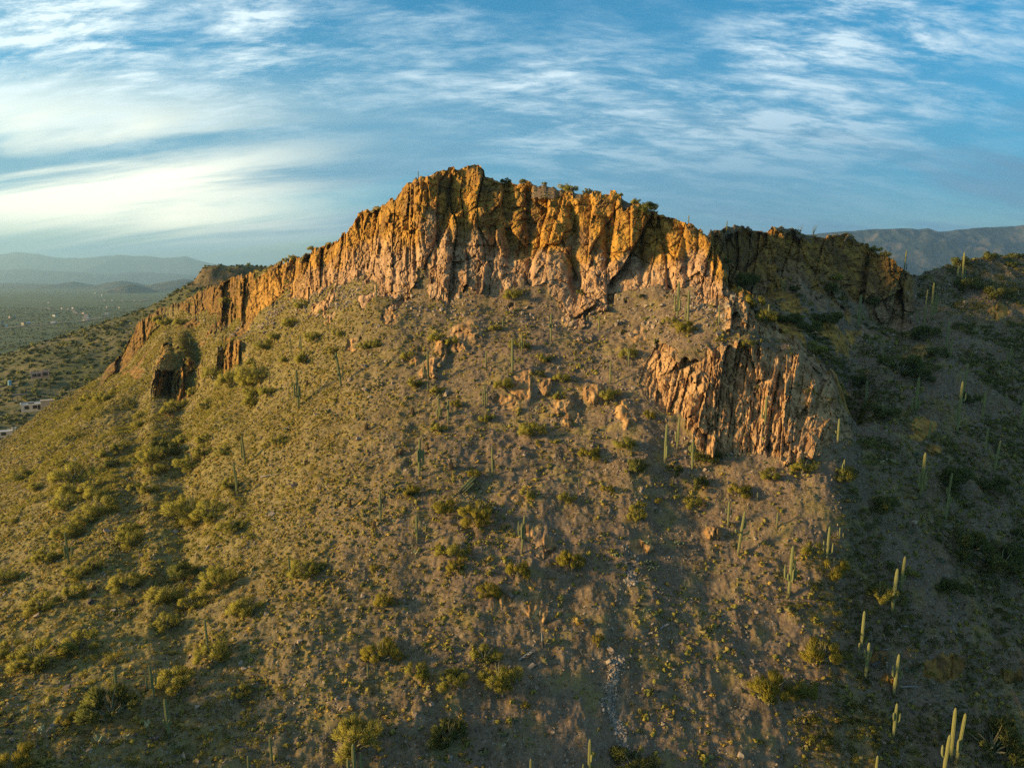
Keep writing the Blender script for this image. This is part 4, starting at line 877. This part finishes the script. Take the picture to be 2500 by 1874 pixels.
    # ocotillos on the shaded skyline
    for (x, y, h) in ((700, 262, 3.2), (790, 258, 3.0)):
        px, py = nat('C4', x, y); p = at(px, py)[0]; root = empty('ocotillo', tuple(p)); later(root, px, py, 'spindly splayed ocotillo|ocotillo', 'shrub', 'ocotillos')
        for q in range(11):
            a = rnd.uniform(0, 6.28); o = rnd.uniform(.5, 1.5); hh = h * rnd.uniform(.7, 1.05)
            ob('cane', MB().tube([(0, 0, -.1), (cos(a) * o * .25, sin(a) * o * .25, hh * .45), (cos(a) * o, sin(a) * o, hh)], [.035, .03, .015], 4).mesh('cane', M_DARK), root)
build_small()

# ------------------------------------------------------------------ houses on the plain
M_STUCCO = flat('white_stucco', (.50, .46, .40), (.62, .58, .52), .6); M_PINK = flat('pink_adobe', (.36, .24, .19), (.46, .33, .27), .6); M_TAN = flat('tan_stucco', (.38, .32, .25), (.48, .41, .33), .6)
M_ROOFW = flat('white_roof', (.70, .72, .72), (.82, .83, .83), .4); M_ROOFD = flat('dark_roof', (.05, .045, .045), (.10, .09, .085), .8); M_GLASS = flat('dark_glass', (.02, .022, .025), (.04, .045, .05), 1, .25); M_TANK = flat('tank_paint', (.25, .42, .48), (.34, .52, .58), 1)
def block(root, x0, y0, x1, y1, h, wall, roofm, par=.35, wins=()):
    ob('wall', MB().box(x0, y0, -1.0, x1, y1, h).mesh('wall', wall), root)
    rf = ob('roof', MB().box(x0 - .15, y0 - .15, h, x1 + .15, y1 + .15, h + .18).mesh('roof', roofm), root)
    if par: ob('parapet', MB().box(x0 - .2, y0 - .2, h + .18, x1 + .2, y0 + .1, h + .18 + par).box(x0 - .2, y1 - .1, h + .18, x1 + .2, y1 + .2, h + .18 + par).box(x0 - .2, y0 + .1, h + .18, x0 + .1, y1 - .1, h + .18 + par).box(x1 - .1, y0 + .1, h + .18, x1 + .2, y1 - .1, h + .18 + par).mesh('parapet', wall), rf)
    for (wx, wz, ww, wh) in wins:
        w = ob('window', MB().box(wx - ww / 2 - .1, y0 - .10, wz - wh / 2 - .1, wx + ww / 2 + .1, y0 - .003, wz + wh / 2 + .1).mesh('window', wall), root)
        ob('pane', MB().box(wx - ww / 2, y0 - .14, wz - wh / 2, wx + ww / 2, y0 - .103, wz + wh / 2).mesh('pane', M_GLASS), w)
def house(px, py, lb, cat='house', name='house', rz=0.0):
    p = floor_at(px, py); root = empty(name, tuple(p)); root.rotation_euler.z = rz + math.atan2(-p[0], p[1]); tag(root, lb, cat); return root, p[1] / F
r, k = house(77, 999, 'white flat-roofed house with two dark windows below the slope')
W = 42 * k / .98; block(r, -W / 2, 0, W / 2, W * .75, W * .24, M_STUCCO, M_ROOFW, .5, [(-W * .22, W * .13, 1.6, 1.5), (W * .18, W * .13, 1.6, 1.5), (W * .38, W * .1, 1.0, 2.0)])
ob('skylight', MB().box(-1, W * .3, W * .24 + .18, 1.2, W * .3 + 1.6, W * .24 + .9).mesh('skylight', M_GLASS), r)
r, k = house(115, 987, 'plain beige shed behind the white house'); W = 26 * k; block(r, -W / 2, 0, W / 2, W * .7, W * .36, M_TAN, M_TAN, 0)
r, k = house(98, 919, 'pink adobe house with stepped flat roofs on the plain'); W = 38 * k
block(r, -W * .5, 0, W * .12, W * .5, W * .22, M_PINK, M_STUCCO, .5, [(-W * .3, W * .1, 2.0, 1.6), (-W * .05, W * .1, 1.6, 1.6)]); block(r, W * .13, W * .1, W * .5, W * .55, W * .30, M_PINK, M_STUCCO, .5, [(W * .3, W * .13, 2.2, 1.8)])
r, k = house(14, 1062, 'long white roofed house cut off by the photo edge'); W = 40 * k; block(r, -W * .6, 0, W * .35, W * .5, W * .2, M_STUCCO, M_ROOFW, .3, [(-W * .1, W * .1, 1.8, 1.4)]); block(r, W * .36, W * .15, W * .56, W * .4, W * .33, M_STUCCO, M_ROOFW, .3)
r, k = house(48, 976, 'low dark open carport beside the white house', 'carport', 'carport'); W = 31 * k
ob('roof', MB().box(-W / 2, 0, 2.6, W / 2, 6, 2.9).mesh('roof', M_ROOFD), r)
for q in (-.46, -.15, .15, .46): ob('post', MB().box(W * q - .15, .2, -.5, W * q + .15, .5, 2.6).mesh('post', M_ROOFD), r)
p = floor_at(24, 939); r = empty('water_tank', tuple(p)); tag(r, 'pale blue water tank standing on the plain', 'tank'); r.scale = (.62, .62, .62)
ob('barrel', MB().tube([(0, 0, -.5), (0, 0, 4.2)], [1.6, 1.6], 20).mesh('barrel', M_TANK), r); ob('lid', MB().tube([(0, 0, 4.2), (0, 0, 4.7), (0, 0, 4.8)], [1.65, .5, .1], 20).mesh('lid', M_TANK), r)
FARH = [(120,930,50),(190,918,40),(80,1034,45),(290,1010,80),(370,1008,60),(680,1000,100),(690,900,80),(790,814,40),(870,818,40),(930,812,50),(1055,820,50),(1370,795,36),(1065,876,60),(1365,886,90),(1130,946,28),(1075,958,26),(1015,978,26),(1285,694,26),(1340,712,44),(1395,709,50),(1440,712,36),(1480,716,30),(1565,716,40),(1755,709,60),(1725,714,30),(1280,720,34),(1305,636,26),(1380,634,34),(1220,613,26),(1650,665,36),(1860,674,40),(1580,838,30),(1530,796,26),(1470,640,30),(620,740,24),(600,1000,40),(30,1000,50),(600,1048,40)]
def build_far_houses():
    rnd = random.Random(21)
    for (x, y, w) in FARH[:16] + FARH[18::2]:
        px, py = nat('D7', x, y); p = floor_at(px, py); k = p[1] / F; W = max(w * .6 / 5.264 * k, 5); r = empty('house', tuple(p)); r.rotation_euler.z = rnd.uniform(-.5, .5)
        wm = rnd.choice((M_STUCCO, M_TAN, M_TAN, M_PINK)); h = rnd.uniform(3.2, 4.6) + (W > 25) * 2; D = W * rnd.uniform(.4, .7)
        ob('wall', MB().box(-W / 2, 0, -4, W / 2, D, h).mesh('wall', wm), r)
        b = MB(); b.v = [(-W / 2 - .4, -.4, h), (W / 2 + .4, -.4, h), (W / 2 + .4, D + .4, h), (-W / 2 - .4, D + .4, h), (-W / 2 + W * .1, D / 2, h + 1.8), (W / 2 - W * .1, D / 2, h + 1.8)]; b.f = [(0, 1, 5, 4), (2, 3, 4, 5), (1, 2, 5), (3, 0, 4), (0, 3, 2, 1)]
        ob('roof', b.mesh('roof', rnd.choice((M_TAN, M_TAN, M_ROOFW, M_ROOFD))), r)
        tag(r, None, 'house', 'far houses on the plain'); FAR.append((px, py, r))
    rows = [(0, 722, 'near the small dark cone hill'), (722, 742, 'in the pale cluster below the cone hills'), (742, 760, 'in the middle band of the plain'), (760, 782, 'by the dark trees on the plain'), (782, 900, 'in the nearest row on the plain')]
    for a, b, z in rows:
        L = sorted([q for q in FAR if a <= q[1] < b], key=lambda q: q[0])
        for i, q in enumerate(L): q[2]['label'] = 'tiny pale far house %s, %s' % (z, 'leftmost' if i == 0 else ORD[i] + ' from left')
FAR = []
build_far_houses()
def m_road(T, b, out):
    T.put(b.inputs['Base Color'], T.mix(T.noise(T.new('ShaderNodeNewGeometry').outputs['Position'], .05, 4, .6), (.20, .145, .10), (.30, .225, .16)))
M_ROAD = mat('dirt_road', m_road)
def build_roads():                           # pale dirt tracks linking the houses
    for L, w, lb in (([(0,1058),(300,1030),(600,1010),(900,975),(1010,975),(1140,950),(1400,915)], 11, 'pale dirt track along the nearest far houses'), ([(1140,950),(1060,880),(930,830),(780,830),(500,800),(200,790)], 12, 'pale dirt track past the middle houses'), ([(1300,730),(1500,725),(1760,722),(1900,700)], 20, 'pale road through the far pale cluster')):
        c = [floor_at(*nat('D7', x, y)) for x, y in L]; V, Q = [], []
        pts = []
        for a, b in zip(c[:-1], c[1:]):
            n = max(2, int(np.linalg.norm(b - a) / 25)); pts += [a + (b - a) * t for t in np.arange(n) / n]
        pts = np.array(pts + [c[-1]]); r = np.hypot(pts[:, 0], pts[:, 1]); off = 14 * fbm2(pts[:, 0], pts[:, 1], 160, 2, 501); pts[:, 1] += off
        h, _r = mesa_h(pts[:, 0], pts[:, 1]); gz = lambda X, Y: np.maximum(mesa_h(X, Y)[0], sst(200, 900, np.hypot(X, Y)) * (1.4 * fbm2(X, Y, 160, 4, 201) + 3.0 * fbm2(X, Y, 900, 2, 205) - 2)) + 1.7
        d = np.gradient(pts, axis=0); nx, ny = -d[:, 1], d[:, 0]; q = np.hypot(nx, ny); nx, ny = nx / q * w / 2, ny / q * w / 2
        A_, B_ = np.stack([pts[:, 0] + nx, pts[:, 1] + ny], 1), np.stack([pts[:, 0] - nx, pts[:, 1] - ny], 1)
        V = np.concatenate([np.column_stack([A_, gz(A_[:, 0], A_[:, 1])]), np.column_stack([B_, gz(B_[:, 0], B_[:, 1])])]); m_ = len(pts); i = np.arange(m_ - 1)
        o = ob('dirt_road', npmesh('dirt_road', V, np.stack([i, i + 1, m_ + i + 1, m_ + i], 1))); o.data.materials.append(M_ROAD); tag(o, lb, 'road', kind='structure')
build_roads()

# ------------------------------------------------------------------ ground cover as stuff: instanced tufts, stones, valley scrub
def tuft_mesh(name, m, seed, n, ln, wd, hg):
    return crown_mesh(name, m, seed, n, .5, ln, wd, hg, 4, True)
def stuff(name, pts, scl, rot, idx, meshes, label, cat):
    me = bpy.data.meshes.new(name); me.vertices.add(len(pts)); me.vertices.foreach_set('co', np.ascontiguousarray(pts, np.float32).ravel())
    for nm, ty, a in (('scl', 'FLOAT_VECTOR', scl), ('rot', 'FLOAT_VECTOR', rot), ('idx', 'INT', idx)):
        t = me.attributes.new(nm, ty, 'POINT'); t.data.foreach_set('vector' if ty == 'FLOAT_VECTOR' else 'value', np.ascontiguousarray(a, np.int32 if ty == 'INT' else np.float32).ravel())
    col = bpy.data.collections.new(name + '_kinds')
    for i, q in enumerate(meshes): col.objects.link(bpy.data.objects.new('%s_%02d' % (name, i), q))
    o = ob(name, me); tag(o, label, cat, kind='stuff')
    g = bpy.data.node_groups.new(name, 'GeometryNodeTree'); g.interface.new_socket('Geometry', in_out='INPUT', socket_type='NodeSocketGeometry'); g.interface.new_socket('Geometry', in_out='OUTPUT', socket_type='NodeSocketGeometry')
    N = g.nodes; gi, go = N.new('NodeGroupInput'), N.new('NodeGroupOutput'); ip = N.new('GeometryNodeInstanceOnPoints'); ci = N.new('GeometryNodeCollectionInfo')
    ci.inputs['Collection'].default_value = col; ci.inputs['Separate Children'].default_value = True; ci.inputs['Reset Children'].default_value = True
    def na(nm, ty):
        n = N.new('GeometryNodeInputNamedAttribute'); n.data_type = ty; n.inputs['Name'].default_value = nm; return n.outputs[0]
    Lk = g.links.new; Lk(gi.outputs[0], ip.inputs['Points']); Lk(ci.outputs[0], ip.inputs['Instance']); ip.inputs['Pick Instance'].default_value = True
    er = N.new('FunctionNodeEulerToRotation'); Lk(na('rot', 'FLOAT_VECTOR'), er.inputs[0]); Lk(er.outputs[0], ip.inputs['Rotation'])
    Lk(na('idx', 'INT'), ip.inputs['Instance Index']); Lk(na('scl', 'FLOAT_VECTOR'), ip.inputs['Scale']); Lk(ip.outputs[0], go.inputs[0])
    md = o.modifiers.new('scatter', 'NODES'); md.node_group = g; return o
def cell_areas():
    a = P[:, 1:, :-1] - P[:, :-1, :-1]; b = P[:, :-1, 1:] - P[:, :-1, :-1]
    return np.linalg.norm(np.cross(a.transpose(1, 2, 0), b.transpose(1, 2, 0)), axis=2)
def pick(rg, wgt, n):                        # n random points on the hill, weight per grid cell
    w = wgt.ravel(); cs = np.cumsum(w); q = np.searchsorted(cs, rg.uniform(0, cs[-1], n)); q = np.minimum(q, w.size - 1); j, i = q // (NC - 1), q % (NC - 1); u, v = rg.uniform(0, 1, (2, n))
    p = (P[:, j, i] * (1 - u) + P[:, j, i + 1] * u) * (1 - v) + (P[:, j + 1, i] * (1 - u) + P[:, j + 1, i + 1] * u) * v
    return p.T, j, i
def build_cover():
    rg = np.random.default_rng(17); ar = cell_areas(); Rm = R[:-1, :-1]; pxm, pym = px0[:-1, :-1], py0[:-1, :-1]
    seen = (pxm > -120) & (pxm < 2620) & (np.arange(NR - 1)[:, None] > ROW0[1] - 12) & (np.arange(NR - 1)[:, None] < ROW0[10])
    seen &= ~((np.arange(NR - 1)[:, None] > ROW0[6] + 16) & (pxm < 1650))
    Xm, Ym = P[0][:-1, :-1], P[1][:-1, :-1]
    patch = sst(-.30, .70, fbm2(Xm, Ym, 7, 4, 401, .6) + .45 * fbm2(Xm, Ym, 40, 2, 402)) ** 1.4
    chute = np.exp(-((pxm - (1515 + 22 * np.sin(pym / 95.0) + 10 * np.sin(pym / 31.0))) / 17) ** 2) * sst(1290, 1380, pym) * sst(-.5, .3, fbm2(Xm, Ym, 4, 3, 451))
    leftd = sst(1500, 700, pxm)
    dens = ar * seen * (sst(.45, .12, Rm) + .06) * (.10 + .35 * leftd + .75 * patch) * (.60 + .70 * leftd) * (1 - .9 * chute)
    n = 72000; p, j, i = pick(rg, dens, n)
    u = rg.uniform(0, 1, n); s = .16 + .50 * u ** 3.0; big = rg.uniform(0, 1, n) < .06; s = np.where(big, s + .35 * rg.uniform(.3, 1, n), s); s *= 1.15 - .22 * leftd[j, i]
    kind = np.where(rg.uniform(0, 1, n) < .16 + .16 * leftd[j, i], 1, np.where(rg.uniform(0, 1, n) < .28, 2, 0))
    hz = rg.uniform(.55, 1.1, n); rot = np.stack([rg.uniform(-.15, .15, n) + .2, rg.uniform(-.15, .15, n), rg.uniform(0, 6.28, n)], 1)
    meshes = [tuft_mesh('tuft', M_TUFT, 1, 60, .34, .15, 1.15), tuft_mesh('tuft', M_TUFT, 2, 60, .34, .15, 1.0), tuft_mesh('tuft', M_TUFT, 3, 60, .38, .14, 1.3), tuft_mesh('tuft', M_STRAW, 4, 60, .36, .13, 1.1), tuft_mesh('tuft', M_STRAW, 5, 60, .36, .13, .95), tuft_mesh('tuft', M_GREY, 6, 60, .34, .14, 1.1), tuft_mesh('tuft', M_GREY, 7, 60, .36, .14, .9)]
    idx = np.where(kind == 0, rg.integers(0, 3, n), np.where(kind == 1, rg.integers(3, 5, n), rg.integers(5, 7, n))); s2 = s * rg.uniform(.7, 1.35, n)
    stuff('tufts', p - np.array((0, 0, .03)), np.stack([s, s2, s * hz], 1), rot, idx, meshes, 'countless small dry olive and straw tufts covering the slopes', 'ground cover')
    # low leafy scrub: the green left flank and the shaded right slope
    gl = 1.3 * sst(800, 420, pxm) * sst(1500, 1150, pym) + .45 * sst(900, 500, pxm); gr = sst(1860, 2060, pxm) * 2.4
    d3 = ar * seen * (sst(.45, .12, Rm) + .12) * (gl + gr + .04) * sst(-.3, .5, fbm2(Xm, Ym, 8, 4, 431) + .3 * fbm2(Xm, Ym, 30, 2, 432))
    n = 18000; p, j, i = pick(rg, d3, n); s = .45 + .75 * rg.uniform(0, 1, n) ** 2.2; rt = (pxm[j, i] > 1500)
    idx = np.where(rt, rg.integers(0, 3, n), rg.integers(2, 5, n))
    meshes = [crown_mesh('low_scrub', mm, 60 + q, 420, .3, .16, .05, 1.0, 9) for q, mm in enumerate((M_DARK, M_DARK, M_PALO, M_PALO, M_BROOM))]
    stuff('low_scrub', p - np.array((0, 0, .05)), np.stack([s, s * rg.uniform(.7, 1.3, n), s * rg.uniform(.6, 1.0, n)], 1), np.stack([0 * s + .15, 0 * s, rg.uniform(0, 6.28, n)], 1), idx, meshes, 'low green scrub mantling the ridge flank and the shaded slope', 'scrub')
    # dry grass
    d4 = ar * seen * (sst(.45, .12, Rm) + .08) * (.25 + .75 * sst(-.3, .5, fbm2(Xm, Ym, 6, 4, 441) + .5 * fbm2(Xm, Ym, 25, 2, 442))) * (.5 + .8 * leftd) * (1 - .95 * chute)
    n = 120000; p, j, i = pick(rg, d4, n); s = rg.uniform(.22, .5, n)
    meshes = [crown_mesh('dry_grass', mm, 70 + q, 34, 1.0, .75, .05, .55, 5) for q, mm in enumerate((M_STRAW, M_GRASS, M_GRASS, M_TUFT))]
    stuff('dry_grass', p - np.array((0, 0, .02)), np.stack([s, s * rg.uniform(.6, 1.4, n), s * rg.uniform(.6, 1.1, n)], 1), np.stack([0 * s + .15, 0 * s, rg.uniform(0, 6.28, n)], 1), rg.integers(0, 4, n), meshes, 'thin straw coloured dry grass between the tufts', 'grass')
    # stones
    patch2 = sst(-.1, .9, fbm2(Xm, Ym, 12, 4, 411)); 
    d2 = ar * seen * (.20 + patch2 * 1.2 + 3 * chute + 1.2 * np.exp(-((Rm - .25) / .2) ** 2)) * sst(.7, .3, Rm)
    n = 110000; p, j, i = pick(rg, d2, n); s = .07 + .30 * rg.uniform(0, 1, n) ** 3.2; s = s * (1 + .6 * chute[j, i])
    
    apron = np.exp(-((np.arange(NR - 1) - (ROW0[5] - 8)) / 22.0) ** 2)[:, None] * w56[None, :-1] * (pxm > 560) + np.exp(-((np.arange(NR - 1) - (ROW0[3] - 10)) / 22.0) ** 2)[:, None] * w34[None, :-1] * (pxm > 1400)
    pr, jr, ir = pick(rg, ar * seen * (apron + .02) * sst(.9, .5, Rm) * sst(-.4, .5, fbm2(Xm, Ym, 6, 3, 461)), 2600); sr = .16 + .75 * rg.uniform(0, 1, 2600) ** 4
    stuff('rubble', pr, np.stack([sr, sr, sr], 1) * rg.uniform(.7, 1.3, (2600, 3)), rg.uniform(0, 6.28, (2600, 3)), rg.integers(0, 6, 2600), [rock_mesh(180 + q, M_ROCK, .6 + .05 * q, 12) for q in range(6)], 'fallen rubble at the foot of the cliff and the buttress', 'rubble')
    idx = rg.integers(0, 8, n); meshes = [rock_mesh(80 + q, M_ROCK if q < 6 else M_DROCK, .5 + .05 * q, 10) for q in range(8)]
    stuff('stones', p, np.stack([s, s, s], 1) * rg.uniform(.7, 1.3, (n, 3)), rg.uniform(0, 6.28, (n, 3)), idx, meshes, 'loose grey and tan stones strewn over the slopes', 'stones')
    ps, js, is_ = pick(rg, ar * seen * chute ** 3, 3000); ss = .10 + .34 * rg.uniform(0, 1, 3000) ** 2.6
    stuff('scree', ps, np.stack([ss, ss, ss], 1) * rg.uniform(.7, 1.3, (3000, 3)), rg.uniform(0, 6.28, (3000, 3)), rg.integers(0, 5, 3000), [rock_mesh(220 + q, M_PALE, .55 + .06 * q, 11) for q in range(5)], 'pale scree filling the narrow stony chute', 'scree')
    # scrub on the plain and the mesa flank, thinning with distance
    n = 34000; az = np.radians(rg.uniform(-47, -13, n)); r = 330 * (3400 / 330) ** (rg.uniform(0, 1, n) ** .80)
    X, Y = r * np.sin(az), r * np.cos(az); h, rk = mesa_h(X, Y); Z = np.maximum(h, sst(200, 900, r) * (1.4 * fbm2(X, Y, 160, 4, 201) + 3.0 * fbm2(X, Y, 900, 2, 205) - 2))
    ok = fbm2(X, Y, 45, 3, 421) + .4 * fbm2(X, Y, 300, 2, 422) > -.45
    s = rg.uniform(.6, 2.1, n) * (1 + r / 4000) * np.where(rg.uniform(0, 1, n) < .08, 1.5, 1.0)
    p = np.stack([X, Y, Z - .1], 1)[ok]; s = s[ok]; m_ = len(s)
    meshes = [crown_mesh('scrub', M_SCRUB, 30 + q, 60, .3, .4, .2, 1.0, 5, True) for q in range(4)] + [crown_mesh('scrub', M_PALO, 40, 60, .3, .4, .2, 1.1, 5, True)]
    stuff('scrub', p, np.stack([s, s, s * .9], 1), np.stack([0 * s, 0 * s, rg.uniform(0, 6.28, m_)], 1), rg.integers(0, 5, m_), meshes, 'dark scrub scattered over the plain and the mesa flank', 'scrub')
build_cover()
write_labels()
